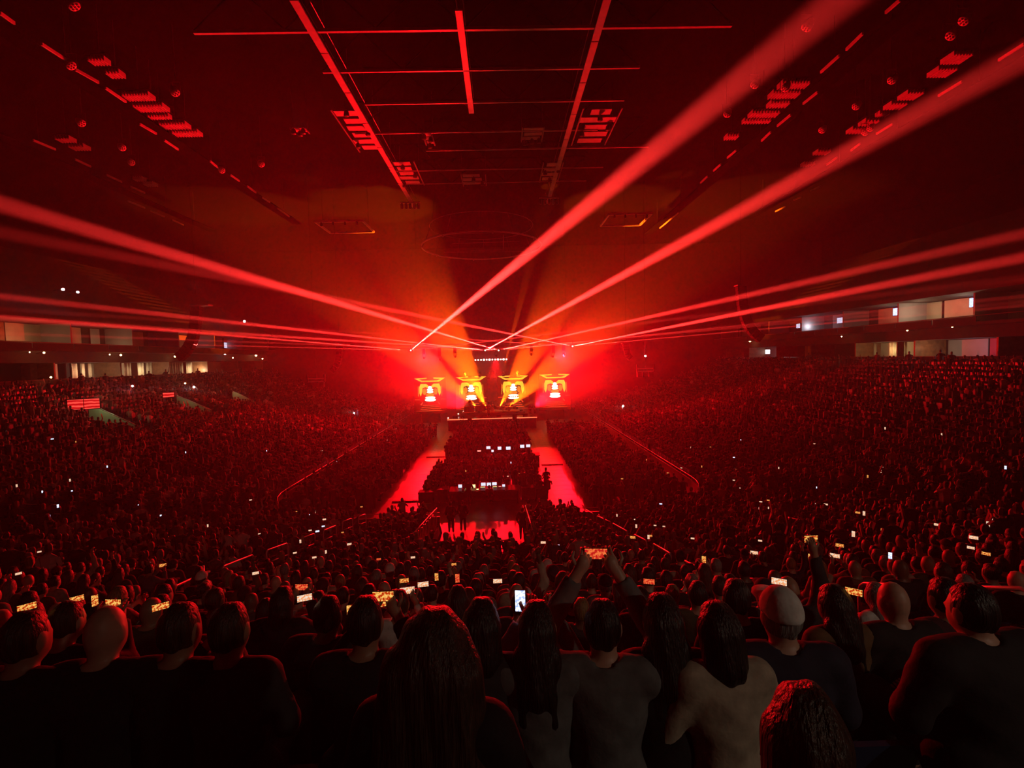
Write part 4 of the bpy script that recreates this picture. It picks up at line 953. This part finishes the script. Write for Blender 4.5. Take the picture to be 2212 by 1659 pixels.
# ------------------------------------------------------------------ handrails on the stand stairs
def handrail(px0, py0, px1, py1, label, h=.95, r=.025, curve=None, legs=True):
    A, B = march(px0, py0, h), march(px1, py1, h)
    if (A-B).length > 9:  B = A+(B-A).normalized()*9
    t = thing('handrail', label, 'handrail', T(A), 'handrails on the stand stairs'); d = B-A
    zA = bowl_z(A.x, A.y)-A.z; zB = bowl_z(B.x, B.y)-B.z-d.z
    u = d.normalized(); q = .12
    obj('top_rail', MB().tube([Vector((0, 0, zA)), Vector((0, 0, -q)), Vector((0, 0, -q*.3))+u*q*.3, u*q, d-u*q, d-u*q*.3+Vector((0, 0, -q*.3)), d+Vector((0, 0, -q)), d+Vector((0, 0, zB))], r, 7).mesh('top_rail', RAIL, True), t)
    obj('mid_rail', MB().tube([Vector((0, 0, -.42)), d+Vector((0, 0, -.42))], r*.8, 6).mesh('mid_rail', RAIL, True), t)
HL = [(350, 1280, 440, 1238), (480, 1224, 547, 1198), (575, 1189, 621, 1173), (647, 1164, 680, 1152), (698, 1146, 726, 1135), (739, 1127, 761, 1119), (774, 1116, 790, 1110)]
HR = [(1522, 1234, 1471, 1207), (1449, 1196, 1411, 1174), (1397, 1168, 1369, 1154), (1356, 1148, 1323, 1130), (1320, 1128, 1289, 1114), (1282, 1110, 1263, 1099)]
for i, a in enumerate(HL): handrail(*a, '%s handrail of the left stairs, counted up from the viewer' % ordinal(i+1))
for i, a in enumerate(HR): handrail(*a, '%s handrail of the right stairs, counted up from the viewer' % ordinal(i+1))
for a, lab in (((20, 1088, 130, 1091), 'level handrail low in the left corner stand'), ((36, 1190, 165, 1170), 'level handrail near the left edge below the other one'), ((200, 1026, 258, 1053), 'sloping double handrail in the left stand'),
               ((110, 992, 160, 1014), 'sloping handrail above the double one in the left stand'), ((5, 957, 70, 985), 'sloping handrail at the left picture edge'), ((430, 965, 470, 979), 'small farther handrail in the left stand'),
               ((1785, 1006, 1840, 980), 'sloping handrail in the middle of the right stand'), ((1878, 966, 1932, 940), 'brightest sloping handrail high in the right stand'), ((1980, 920, 2025, 901), 'sloping handrail above the brightest one'),
               ((1700, 1036, 1735, 1021), 'lowest sloping handrail in the right stand'), ((1610, 946, 1642, 932), 'small faint handrail farther along the right stand'), ((1672, 920, 1702, 906), 'small handrail above the faint one'), ((2060, 888, 2106, 866), 'uppermost handrail of the right stand'),
               ((1882, 1040, 1970, 1031), 'level handrail with two bars in the right stand'), ((2026, 1027, 2140, 1016), 'level handrail at far right of the right stand'), ((1700, 1117, 1735, 1125), 'short level handrail in the right corner'),
               ((1790, 1122, 1905, 1127), 'long level handrail in the right corner'), ((1970, 1128, 2122, 1140), 'longest level handrail in the right corner'),
               ((1592, 1250, 1690, 1255), 'red-lit level handrail behind the pale cap'), ((1856, 1260, 1940, 1264), 'red-lit level handrail behind the bald man'), ((2086, 1268, 2230, 1272), 'thick red-lit handrail at the right edge'),
               ((955, 1172, 1000, 1172), 'dark looped guard rail at the floor entrance, left piece'), ((1075, 1168, 1112, 1166), 'dark looped guard rail at the floor entrance, right piece')):
    handrail(*a, lab)
# picket rails down both sides of the entrance gap
PICK = mat('red_picket', (.5, .2, .18), .3, .6, .1)
for gx, lab in ((GX0-.12, 'picket railing on the left side of the floor entrance'), (GX1+.12, 'picket railing on the right side of the floor entrance')):
    t = thing('picket_railing', lab, 'railing', T(gx, Y0, 0))
    me = MB().cyl((0, 0, 0), (0, .03, .95), .022, n=5).mesh('picket', PICK)
    for i in range(20):
        y = -.3-i*.41; obj('picket', me, t, M=T(0, y, row_z(int(-y/TREAD))))
    obj('top_rail', MB().tube([(0, -.1, row_z(0)+.97), (0, -8.2, row_z(9)+.97)], .025, 6).mesh('top_rail', RAIL, True), t)
# ------------------------------------------------------------------ mixing positions on the floor
DESKM = mat('desk_black', (.01, .009, .009), .8, 0, .2, 5, spec=.15)
SCRW = emit('console_screen', (.25, .4, .6), 1.3, (1, 1, 1), 7, wave=True); SCRY = emit('console_screen_yellow', (.5, .6, .05), 2.0, (1, .95, .5), 9, wave=True); SCRR = emit('console_screen_red', (.8, .05, .03), 1.6, (1, .4, .3), 9, wave=True)
def monitor(px, py, wp, hp, y, m, label):
    p = at_y(px, py, y); wx, h = wp*y/F, hp*y/F; t = thing('console_monitor', label, 'monitor', T(p), 'console screens')
    obj('housing', MB().box((-wx/2-.02, 0, -h/2-.02), (wx/2+.02, .05, h/2+.02)).mesh('housing', BLACK), t)
    obj('screen', MB().box((-wx/2, -.006, -h/2), (wx/2, -.001, h/2)).mesh('screen', m), t)
    obj('stand', MB().box((-.03, .02, -max(.12, p.z-.85)), (.03, .05, -h/2)).mesh('stand', BLACK), t)
for px, py, wp, hp, m, lab in ((994, 1050, 8, 7, SCRW, 'small tilted screen at the left end of the near mixing desk'), (1008, 1051, 10, 6, SCRY, 'yellow console strip second from left on the near desk'), (1022, 1050, 10, 7, SCRY, 'yellow console strip third from left on the near desk'),
                               (1044, 1046, 10, 7, SCRW, 'left of three bright screens on the near desk'), (1056, 1046, 9, 7, SCRW, 'middle of three bright screens on the near desk'), (1068, 1045, 10, 7, SCRW, 'right of three bright screens on the near desk'),
                               (1043, 1054, 10, 5, SCRY, 'yellow strip below the left bright screen'), (1069, 1053, 9, 5, SCRY, 'yellow strip below the right bright screen'), (1032, 1058, 6, 5, SCRY, 'small yellow block left below the bright screens'),
                               (1088, 1049, 6, 6, SCRW, 'small white tilted screen right of the bright three'), (1080, 1052, 6, 4, SCRR, 'small red display beside the white tilted screen'), (1082, 1058, 5, 3, SCRW, 'tiny white display under the red one')):
    monitor(px, py, wp, hp, 32.0, m, lab)
for px, py, wp, hp, m, lab in ((1055, 967, 9, 6, SCRW, 'leftmost screen of the far mixing desk'), (1079, 968, 8, 7, SCRW, 'second screen of the far mixing desk'), (1098, 968, 10, 7, SCRW, 'third and widest screen of the far mixing desk'), (1128, 964, 9, 7, SCRW, 'fourth screen of the far mixing desk'),
                               (1141, 963, 9, 6, SCRW, 'rightmost screen of the far mixing desk'), (1064, 974, 5, 5, SCRW, 'small lower display left at the far desk'), (1035, 974, 8, 3, SCRR, 'red strip at the left of the far desk')):
    monitor(px, py, wp, hp, 43.0, m, lab)
def desk(x0, x1, y, lab, rows):
    t = thing('mixing_desk', lab, 'mixing desk', T((x0+x1)/2, y, 0)); w2 = (x1-x0)/2
    obj('table_top', MB().box((-w2, -.45, .78), (w2, .55, .84)).mesh('table_top', DESKM), t)
    obj('front_panel', MB().box((-w2, .5, 0), (w2, .54, .78)).mesh('front_panel', DESKM), t)
    for sx in (-1, 1): obj('side_panel', MB().box((sx*w2-.03, -.4, 0), (sx*w2+.03, .5, .78)).mesh('side_panel', DESKM), t)
    for i in range(rows):
        x = -w2+.3+(2*w2-.6)*i/(rows-1); c = obj('console', MB().add([(x-.4, -.35, .84), (x+.4, -.35, .84), (x+.4, .4, .84), (x-.4, .4, .84), (x-.4, -.35, .9), (x+.4, -.35, .9), (x+.4, .4, 1.04), (x-.4, .4, 1.04)], [(0,3,2,1),(4,5,6,7),(0,1,5,4),(1,2,6,5),(2,3,7,6),(3,0,4,7)]).mesh('console', BLACK), t)
desk(-2.6, 1.8, 31.85, 'near black mixing desk in the middle of the floor', 5)
desk(-.9, 4.0, 42.85, 'far black mixing desk in the middle floor block', 5)
# barrier and flight cases around the near desk
CASE = mat('flight_case', (.012, .012, .013), .7, 0, .2, 3, spec=.2)
def flight_case(x, y, sx, sy, sz, lab):
    t = thing('flight_case', lab, 'case', T(x, y, 0))
    obj('body', MB().box((-sx/2, -sy/2, .12), (sx/2, sy/2, sz)).mesh('body', CASE), t); obj('lid', MB().box((-sx/2-.01, -sy/2-.01, sz), (sx/2+.01, sy/2+.01, sz+.12)).mesh('lid', CASE), t)
    for a in (-1, 1):
        for c in (-1, 1): obj('caster', MB().cyl((a*sx*.4-.03, c*sy*.4, .06), (a*sx*.4+.03, c*sy*.4, .06), .06, n=8).mesh('caster', BLACK), t)
for i, (x, sx, sz) in enumerate(((-4.3, 1.0, .7), (-3.2, .7, .85), (2.5, .9, .8), (3.4, .8, .7))): flight_case(x, 32.2, sx, .8, sz, '%s flight case from the left in the row beside the near mixing desk' % ordinal(i+1))
for x0, x1, y, lab in ((-6.7, -4.9, 32.6, 'dark cable ramp across the left aisle'), (4.2, 6.1, 42.5, 'dark cable ramp across the right aisle'), (-6.7, -4.9, 47.5, 'far cable ramp across the left aisle')):
    t = thing('cable_ramp', lab, 'cable ramp', T(0, y, .01)); n = 4
    for i in range(n):
        a, c = x0+(x1-x0)*i/n+.01, x0+(x1-x0)*(i+1)/n-.01
        obj('segment', MB().add([(a, -.3, 0), (c, -.3, 0), (c, .3, 0), (a, .3, 0), (a, -.1, .08), (c, -.1, .08), (c, .1, .08), (a, .1, .08)], [(0,3,2,1),(4,5,6,7),(0,1,5,4),(1,2,6,5),(2,3,7,6),(3,0,4,7)]).mesh('segment', BLACK), t)
# people standing on the floor
PS = person_parts(pose='side', seated=False, hair='short', h=.03); PSF = person_parts(pose='lap', seated=True, hair='short', h=.03); PSP = person_parts(pose='play', seated=False, hair='short', h=.03)
def stand_px(P, px, y, lab, shc='black', rz=0.0, z=0.0, sk=1): 
    p = at_y(px, 1000, y); return add_person(P, TR((p.x, y, z), rz), lab, sk, shc, 'black', 'dark')
stand_px(PS, 970, 26.3, 'left of two standing figures silhouetted against the red floor'); stand_px(PS, 996, 26.5, 'right of two standing figures silhouetted against the red floor')
stand_px(PS, 1125, 24.9, 'standing figure beside the right picket railing', z=0); stand_px(PSF, 1055, 31.2, 'engineer sitting before the three bright screens')
stand_px(PSP, 1010, 31.2, 'engineer standing at the left of the near mixing desk'); stand_px(PSP, 1112, 42.2, 'engineer standing at the far mixing desk')
# ------------------------------------------------------------------ stage
SY = 65.0; DZ = 1.6
sx0, sx1 = at_y(966, 905, SY).x, at_y(1160, 905, SY).x
STG = mat('stage_deck', (.05, .03, .03), .25, 0, .2, 2); STRIP = emit('stage_lip_light', (1, .12, .05), 2.4)
t = thing('stage', 'low dark stage with a glowing front lip', 'stage', T((sx0+sx1)/2, SY, 0)); w2 = (sx1-sx0)/2
obj('deck', MB().add([(-w2, 0, DZ-.15), (w2, 0, DZ-.15), (w2-1.2, 12, DZ-.15), (-w2+1.2, 12, DZ-.15), (-w2, 0, DZ), (w2, 0, DZ), (w2-1.2, 12, DZ), (-w2+1.2, 12, DZ)], [(0,3,2,1),(4,5,6,7),(0,1,5,4),(1,2,6,5),(2,3,7,6),(3,0,4,7)]).mesh('deck', STG), t)
obj('skirt', MB().box((-w2+.1, .1, 0), (w2-.1, .2, DZ-.15)).mesh('skirt', BLACK), t)
for a, c in ((-w2, -w2*.55), (-w2*.45, w2*.45), (w2*.55, w2)): obj('lip_light', MB().box((a, -.03, DZ-.14), (c, 0, DZ-.02)).mesh('lip_light', STRIP), t)
for i in range(3): obj('step', MB().box((-w2*.82+i*.3, 3+i*1.2, DZ), (w2*.82-i*.3, 12, DZ+.14*(i+1))).mesh('step', STG), t)
RUG = mat('stage_rug', (.5, .3, .12), .8, 0, .2, 4)
STZ = DZ+.14
for px, r_, lab in ((1016, 1.1, 'round pale riser under the left keyboards'), (1064, 1.5, 'round pale riser under the drums in the stage middle'), (1105, 1.2, 'round riser under the right percussion')):
    p = at_y(px, 900, 68.7); o = obj('round_riser', MB().lathe([(r_, 0), (r_, .1), (r_-.05, .12)], 24).mesh('round_riser', RUG, False), None, lab, 'riser', None, None, T(p.x, 68.7, DZ+.43))
GOLD = mat('brass_cymbal', (.8, .5, .15), .25, .9, .1); SHELL = mat('drum_shell', (.35, .06, .04), .25, .1, .1); CHROME = mat('chrome', (.7, .65, .6), .2, 1, .05); SKINW = mat('drum_head', (.6, .5, .4), .5)
ZR = DZ+.43+.12
def drum_kit(px, y, lab, big):
    p = at_y(px, 900, y); t = thing('drum_kit', lab, 'drum kit', T(p.x, y, ZR))
    def drum(x, yy, z, r, h, horiz=False):
        Rm = Matrix.Rotation(math.pi/2, 3, 'X') if horiz else Matrix.Rotation(.25, 3, 'X')
        o = obj('drum', MB().lathe([(r, -h/2), (r, h/2)], 16, c=(x, yy, z), R=Rm).mesh('drum', SHELL, True), t)
        obj('drum_head', MB().lathe([(r*.97, 0), (r*.9, .012)], 16, c=Vector((x, yy, z))+Rm@Vector((0, 0, h/2)), R=Rm).mesh('drum_head', SKINW, True), o)
        if not horiz: obj('leg', MB().cyl((x, yy, 0), (x, yy, z-h/2), .015, n=5).mesh('leg', CHROME), t)
    drum(0, 0, .3, .3, .45, True)
    for x, z in ((-.35, .75), (.05, .8), (.42, .72)): drum(x, .1, z, .16, .2)
    drum(-.75, .45, .5, .2, .3); drum(.8, .4, .4, .22, .4)
    for x, yy, z in ((-.9, 0, 1.25), (-.45, .5, 1.4), (.5, .5, 1.42), (.95, .1, 1.2), (-1.1, .5, 1.0)) if big else ((-.6, .3, 1.25), (.6, .3, 1.3)):
        o = obj('cymbal', MB().lathe([(.22, -.01), (.2, .0), (.05, .02), (.02, .05)], 14, c=(x, yy, z), R=Matrix.Rotation(.3, 3, 'X')).mesh('cymbal', GOLD, True), t)
        obj('cymbal_stand', MB().cyl((x, yy, 0), (x, yy, z), .013, n=5).mesh('cymbal_stand', CHROME), o)
    obj('stool', MB().lathe([(.02, 0), (.02, .44), (.16, .46), (.16, .52)], 10, c=(0, .85, 0)).mesh('stool', BLACK), t)
drum_kit(1064, 68.5, 'drum kit with many cymbals in the middle of the stage', True); drum_kit(1100, 68.5, 'percussion drums under a rack right of the drum kit', False)
def keyboard_rig(px, y, lab):
    p = at_y(px, 900, y); t = thing('keyboard_rig', lab, 'keyboard', T(p.x, y, ZR))
    for z, dy in ((.85, 0), (1.1, .2)):
        o = obj('keyboard', MB().box((-.65, -.16+dy, z), (.65, .16+dy, z+.09)).mesh('keyboard', BLACK), t); obj('keys', MB().box((-.6, -.16+dy+.18, z+.09), (.6, .14+dy, z+.1)).mesh('keys', SKINW), o)
    for sg in (-1, 1): obj('leg', MB().bar((sg*.5, 0, 0), (-sg*.4, 0, .85), .04, .04).mesh('leg', CHROME), t)
    obj('front_screen', MB().box((-.7, -.3, 0), (.7, -.25, .8)).mesh('front_screen', mat('rig_panel', (.3, .07, .05), .4)), t)
keyboard_rig(1014, 68.5, 'keyboard rig with reddish front panel on the left riser'); keyboard_rig(1038, 69.2, 'second keyboard rig behind, left of the drums')
p = at_y(1105, 890, 69.8); t = thing('percussion_rack', 'tall pipe rack hung with percussion at stage right', 'rack', T(p.x, 69.8, ZR))
for x in (-1, -.33, .33, 1): obj('post', MB().cyl((x, 0, 0), (x, 0, 2.0), .03, n=6).mesh('post', CHROME), t)
for z in (1.0, 2.0): obj('cross_pipe', MB().cyl((-1, 0, z), (1, 0, z), .03, n=6).mesh('cross_pipe', CHROME), t)
for i in range(7): obj('bell', MB().lathe([(.09, -.2), (.05, -.05), (.02, 0)], 8, c=(-.9+.3*i, 0, 1.97)).mesh('bell', GOLD, True), t)
for px, y, P, lab, c, z in ((1145, 67.0, PSP, 'guitarist in a pale shirt at the right of the stage', 'white', DZ), (1016, 69.6, PSP, 'keyboard player behind the left rig', 'black', ZR), (1064, 69.3, PSF, 'drummer behind the middle drum kit', 'maroon', ZR), (1055, 67.2, PSP, 'singer standing before the drum kit', 'black', DZ)):
    q = at_y(px, 895, y); add_person(P, TR((q.x, y, z), math.pi), lab, 0, c, 'black', 'dark')
g = at_y(1145, 895, 67.0); gt = thing('guitar', 'guitar held by the player in the pale shirt', 'guitar', TR((g.x, 66.68, DZ+1.18), 0))
obj('guitar_body', MB().lathe([(.15, -.03), (.18, 0), (.15, .03)], 14, R=Matrix.Rotation(math.pi/2, 3, 'X')).mesh('guitar_body', SHELL, True), gt); obj('neck', MB().bar((.1, 0, .05), (.7, 0, .3), .05, .03).mesh('neck', WOOD), gt); obj('headstock', MB().bar((.7, 0, .3), (.85, 0, .36), .07, .03).mesh('headstock', WOOD), gt)
WEDGE = [(0, 0, 0), (.6, 0, 0), (.6, .45, 0), (0, .45, 0), (0, .05, .38), (.6, .05, .38), (.6, .12, .4), (0, .12, .4)]
for i, px in enumerate((984, 1000, 1040, 1078, 1112, 1134)):
    q = at_y(px, 905, 65.6); t = thing('stage_monitor', '%s wedge loudspeaker from the left along the stage front' % ordinal(i+1), 'loudspeaker', T(q.x-.3, 65.5, DZ), 'stage wedges')
    obj('cabinet', MB().add(WEDGE, [(0,3,2,1),(4,5,6,7),(0,1,5,4),(1,2,6,5),(2,3,7,6),(3,0,4,7)]).mesh('cabinet', CABM), t)
    obj('grille', MB().add([(.04, .47, .04), (.56, .47, .04), (.56, .16, .38), (.04, .16, .38)], [(0,1,2,3)]).mesh('grille', STEEL), t)
for i, (px, py, y) in enumerate(((968, 903, 66.5), (990, 894, 68.5), (1001, 889, 70.5))):
    q = at_y(px, py, y); t = thing('side_ramp_light', '%s small white light climbing the left edge of the stage' % ordinal(i+1), 'lamp', T(q))
    obj('bulb', MB().lathe([(.001, -.1), (.1, 0), (.001, .1)], 8).mesh('bulb', emit('side_white', (1, .75, .65), 5), True), t); obj('stem', MB().cyl((0, 0, 0), (0, 0, DZ-q.z), .03, n=5).mesh('stem', BLACK), t)
# LED screens with their picture
YEL = emit('led_yellow', (1, .5, .03), 1.5); LEDW = emit('led_white', (1, .93, .6), 4.0); LEDR = emit('led_red', (1, .10, .02), .9); LEDO = emit('led_orange', (1, .3, .02), .9)
LEDB = emit('led_base', (.30, .006, .004), .06, (.42, .03, .004), .8); SYS = 74.0; K = SYS/F
def shape(b, pts, mi=0, th=.02):
    pts = [(x*K, -y*K) for x, y in pts]; m = len(pts); o = [(x, -th, z) for x, z in pts]+[(x, 0, z) for x, z in pts]
    b.add(o, [tuple(range(m)), tuple(range(2*m-1, m-1, -1))]+[(i, m+i, m+(i+1) % m, (i+1) % m) for i in range(m)], mi)
def disc(b, cx, cy_, rx, ry, mi, n=14): shape(b, [(cx+rx*math.cos(2*math.pi*i/n), cy_-ry*math.sin(2*math.pi*i/n)) for i in range(n)], mi)
for i, (cx, ty) in enumerate(((928, 816), (1017, 813), (1108, 811), (1198, 808))):
    p = at_y(cx, ty, SYS); t = thing('led_screen', '%s glowing stage screen from the left with yellow picture' % ordinal(i+1), 'screen', T(p), 'stage screens')
    obj('panel', MB().box((-34*K, .02, -78*K), (34*K, .2, 1*K)).mesh('panel', LEDB), t)
    obj('frame', MB().box((-35*K, .2, -79*K), (35*K, .4, 2*K)).mesh('frame', BLACK), t)
    obj('leg', MB().box((-20*K, .2, -p.z), (20*K, .4, -79*K)).mesh('leg', BLACK), t)
    b = MB(); shape(b, [(-33, 1), (-6, 0), (-6, 2), (-24, 3), (-16, 6), (16, 6), (24, 3), (8, 2), (8, 0), (33, 1), (20, 9), (-18, 9)]); obj('yellow_halo_picture', b.mesh('p', YEL), t)
    b = MB()
    for sg in (-1, 1):
        shape(b, [(sg*3, 17), (sg*8, 13), (sg*20, 13), (sg*23, 20), (sg*23, 33), (sg*20, 40), (sg*17, 30), (sg*16, 22), (sg*9, 20), (sg*5, 22)][::-sg]); shape(b, [(sg*25, 18), (sg*25.6, 18), (sg*25.6, 40), (sg*25, 40)][::-sg])
    obj('yellow_wings_picture', b.mesh('p', YEL), t)
    b = MB()
    for cy_, rx, ry in ((21, 4, 3), (26, 7, 2.6), (31, 7, 2.2), (43, 11, 2.4), (48, 12, 3)): disc(b, 0, cy_, rx, ry, 0)
    obj('white_tower_picture', b.mesh('p', LEDW), t)
    b = MB(); disc(b, 0, 37, 9, 4, 0); disc(b, -12, 30, 4, 7, 0); disc(b, 12, 30, 4, 7, 0); obj('orange_picture', b.mesh('p', LEDO), t)
    b = MB()
    for y_, a, c in ((60, 16, 17), (64, 18, 20), (68, 21, 23), (72, 17, 33)): shape(b, [(-c, y_), (-a, y_-1.2), (a, y_-1.2), (c, y_)])
    for sg in (-1, 1): shape(b, [(sg*22, 58), (sg*17, 52), (sg*16, 54), (sg*19, 59)][::sg]); shape(b, [(sg*22, 46), (sg*33, 46), (sg*33, 47.5), (sg*22, 47.5)][::-sg])
    obj('red_steps_picture', b.mesh('p', LEDR), t)
# truss with a row of small bright lamps above the stage
A, B = at_y(1027, 778, 74.5), at_y(1094, 776, 74.5); t = thing('lamp_truss', 'truss with a row of small bright lamps above the stage', 'truss', T(A)); L = (B-A)
for dz_ in (.1, .5): obj('chord', MB().bar(Vector((0, 0, dz_)), L+Vector((0, 0, dz_)), .06, .06).mesh('chord', STEEL), t)
for i in range(12):
    q = L*(i/11)+Vector((0, -.1, 0)); rr_ = .16 if i in (3, 5, 8, 10) else .11
    o = obj('lamp', MB().lathe([(.001, -rr_), (rr_*.8, -rr_*.5), (rr_, 0), (rr_*.8, rr_*.5), (.001, rr_)], 10, c=q).mesh('lamp', emit('truss_lamp', (1, .75, .6), 9), True), t)
    obj('clamp', MB().box(q+Vector((-.04, .05, 0)), q+Vector((.04, .13, .14))).mesh('clamp', BLACK), o)
for sg in (0, 1): obj('cable', MB().cyl(L*sg+Vector((0, 0, .5)), L*sg+Vector((0, 0, 31.0-A.z)), .02, n=5).mesh('cable', BLACK), t)
# the long front truss carrying the lasers and washes
tz = LASERS[1].z+.55; t = thing('front_truss', 'long thin dark truss carrying the laser projectors', 'truss', T(-.2, LASER_Y+.3, tz))
for dy in (-.2, .2):
    for dz_ in (0, .4): obj('chord', MB().box((-13, dy-.025, dz_-.025), (13, dy+.025, dz_+.025)).mesh('chord', BLACK), t)
for sg in (-10, 0, 10): obj('cable', MB().cyl((sg, 0, .4), (sg, 0, 31.0-tz), .015, n=5).mesh('cable', BLACK), t)
for i, S in enumerate(LASERS):
    t = thing('laser_projector', '%s laser projector from the left, source of a fan of red beams' % ordinal(i+1), 'laser', T(S), 'laser projectors')
    obj('case', MB().box((-.25, .12, -.15), (.25, .7, .2)).mesh('case', BLACK), t); obj('aperture', MB().lathe([(.001, -.08), (.07, -.04), (.07, .04), (.001, .08)], 10, c=(0, .1, 0)).mesh('aperture', emit('laser_aperture', (1, .5, .3), 25), True), t)
    obj('bracket', MB().box((-.03, .05, .2), (.03, .56, max(.25, tz-S.z+.5))).mesh('bracket', BLACK), t)
for i, (a, c) in enumerate(STAGE_SPOTS):  # the added floor and aisle spots get a fixture here too
    d = (c-a).normalized(); Rm = d.to_track_quat('Z', 'Y').to_matrix(); up = 1 if a.z < 8.9 else -1
    t = thing('moving_head_light', '%s stage spotlight, %s' % (ordinal(i+1), 'standing on the deck' if a.z < 3.2 else 'above the screens' if a.z < 9 else 'hanging from the front truss'), 'stage light', T(a), 'stage spotlights')
    obj('head', MB().lathe([(.15, -.06), (.16, -.12), (.14, -.4), (.06, -.5)], 12, R=Rm).mesh('head', BLACK, True), t)
    obj('yoke', MB().tube([Rm@Vector((-.2, 0, -.25)), Vector((-.2, 0, -.5*up)), Vector((.2, 0, -.5*up)), Rm@Vector((.2, 0, -.25))], .03, 6).mesh('yoke', BLACK, True), t)
    zb = DZ-a.z if a.z < 3.2 else (tz-a.z+.02 if a.z > 8.9 else -.75)
    obj('base', MB().box((-.2, -.2, min(-.5*up, zb)), (.2, .2, max(-.5*up, zb))).mesh('base', BLACK), t)
# ------------------------------------------------------------------ lit phones among the crowd
PHL = [(347, 1310, 1, 0), (658, 1291, 1, 1), (790, 1305, 0, 0), (818, 1304, 1, 0), (757, 1322, 0, 0), (166, 1293, 1, 0), (58, 1311, 1, 0), (205, 1297, 0, 0), (40, 1239, 1, 1), (552, 1238, 1, 1), (679, 1204, 1, 1), (637, 1194, 1, 1), (704, 1192, 0, 1), (892, 1204, 1, 1), (980, 1219, 1, 0), (873, 1254, 1, 0), (943, 1246, 0, 0), (988, 1249, 0, 2), (914, 1262, 1, 1), (818, 1208, 1, 2), (1075, 1255, 1, 1),
       (1402, 1256, 1, 2), (1844, 1278, 1, 0), (1496, 1163, 1, 1), (1642, 1168, 1, 1), (2097, 1183, 1, 1), (2130, 1196, 1, 0), (1923, 1200, 0, 3), (1683, 1256, 1, 1), (1434, 1137, 1, 1), (1372, 1122, 1, 1), (540, 1140, 0, 3), (85, 1192, 1, 1), (560, 1153, 1, 1), (740, 1150, 1, 0), (1415, 1135, 1, 1), (1640, 1098, 0, 1), (1660, 1097, 0, 1), (1764, 1053, 0, 3), (640, 1105, 1, 0)]
for i, (px, py, land, kk) in enumerate(PHL):
    p = march(px, py, 1.28, 3.4); side = 'left' if px < 1080 else 'right'; n = sum(1 for q in PHL[:i+1] if (q[0] < 1080) == (px < 1080))
    phone(p, bool(land), kk, '%s %s phone raised in the %s half crowd, %s there' % (('orange', 'bright', 'red', 'white')[kk], 'sideways' if land else 'upright', side, ordinal(n)), 'phones raised in the crowd', .62)
tiny = {}
for i in range(85):
    while True:
        px, py = rr.uniform(20, 2190), rr.uniform(925, 1180); p = march(px, py, 1.2, 4)
        if p.y < 83 and not (GX0 < p.x < GX1 and p.y < 33) and not (p.z < 1.5 and (-6.7 < p.x < -4.9 or 4.2 < p.x < 6.1)): break
    where = 'left stand' if p.x < -13.5 else 'right stand' if p.x > 13.5 else 'floor crowd' if p.y > Y0 else 'end stand'
    tiny.setdefault(where, []).append((px, p))
for where, L in tiny.items():
    for n, (px, p) in enumerate(sorted(L, key=lambda q: q[0])):
        land = rr.random() < .5; kk = rr.choice((1, 1, 3, 0))
        phone(p, land, kk, 'tiny %s phone in the %s, %s tiny one there from the left' % (('orange', 'bright', 'red', 'white')[kk], where, ordinal(n+1)), 'tiny phones in the '+where, rr.uniform(.8, 1.1))
# ------------------------------------------------------------------ concourse lamps behind the camera
for x, y, dst, wts in ((8.5, -4.0, (3.9, 2.8, 7.2), 420), (-9, -6.0, (-4, 3, 7), 12)):
    t = thing('concourse_lamp', 'concourse ceiling lamp behind the %s near seats' % ('right' if x > 0 else 'left'), 'lamp', T(x, y, 12.6)); obj('shade', MB().lathe([(.3, 0), (.2, .15), (.05, .2)], 14).mesh('shade', STEEL, True), t); obj('stem', MB().cyl((0, 0, .2), (0, 0, 18.4), .02, n=5).mesh('stem', BLACK), t)
    spot('concourse_light', (x, y, 12.55), dst, 62, wts, (1, .8, .58), 1.0, 1.0, .15)
# a drinking cup on the near seat arm
p = march(1350, 1580, .7, 1.2); t = thing('cup', 'red plastic cup by the near seats', 'cup', T(p)); obj('cup_wall', MB().lathe([(.03, -.05), (.038, .05), (.04, .05), (.036, .048)], 14).mesh('cup_wall', mat('red_cup', (.35, .02, .04), .3), True), t)
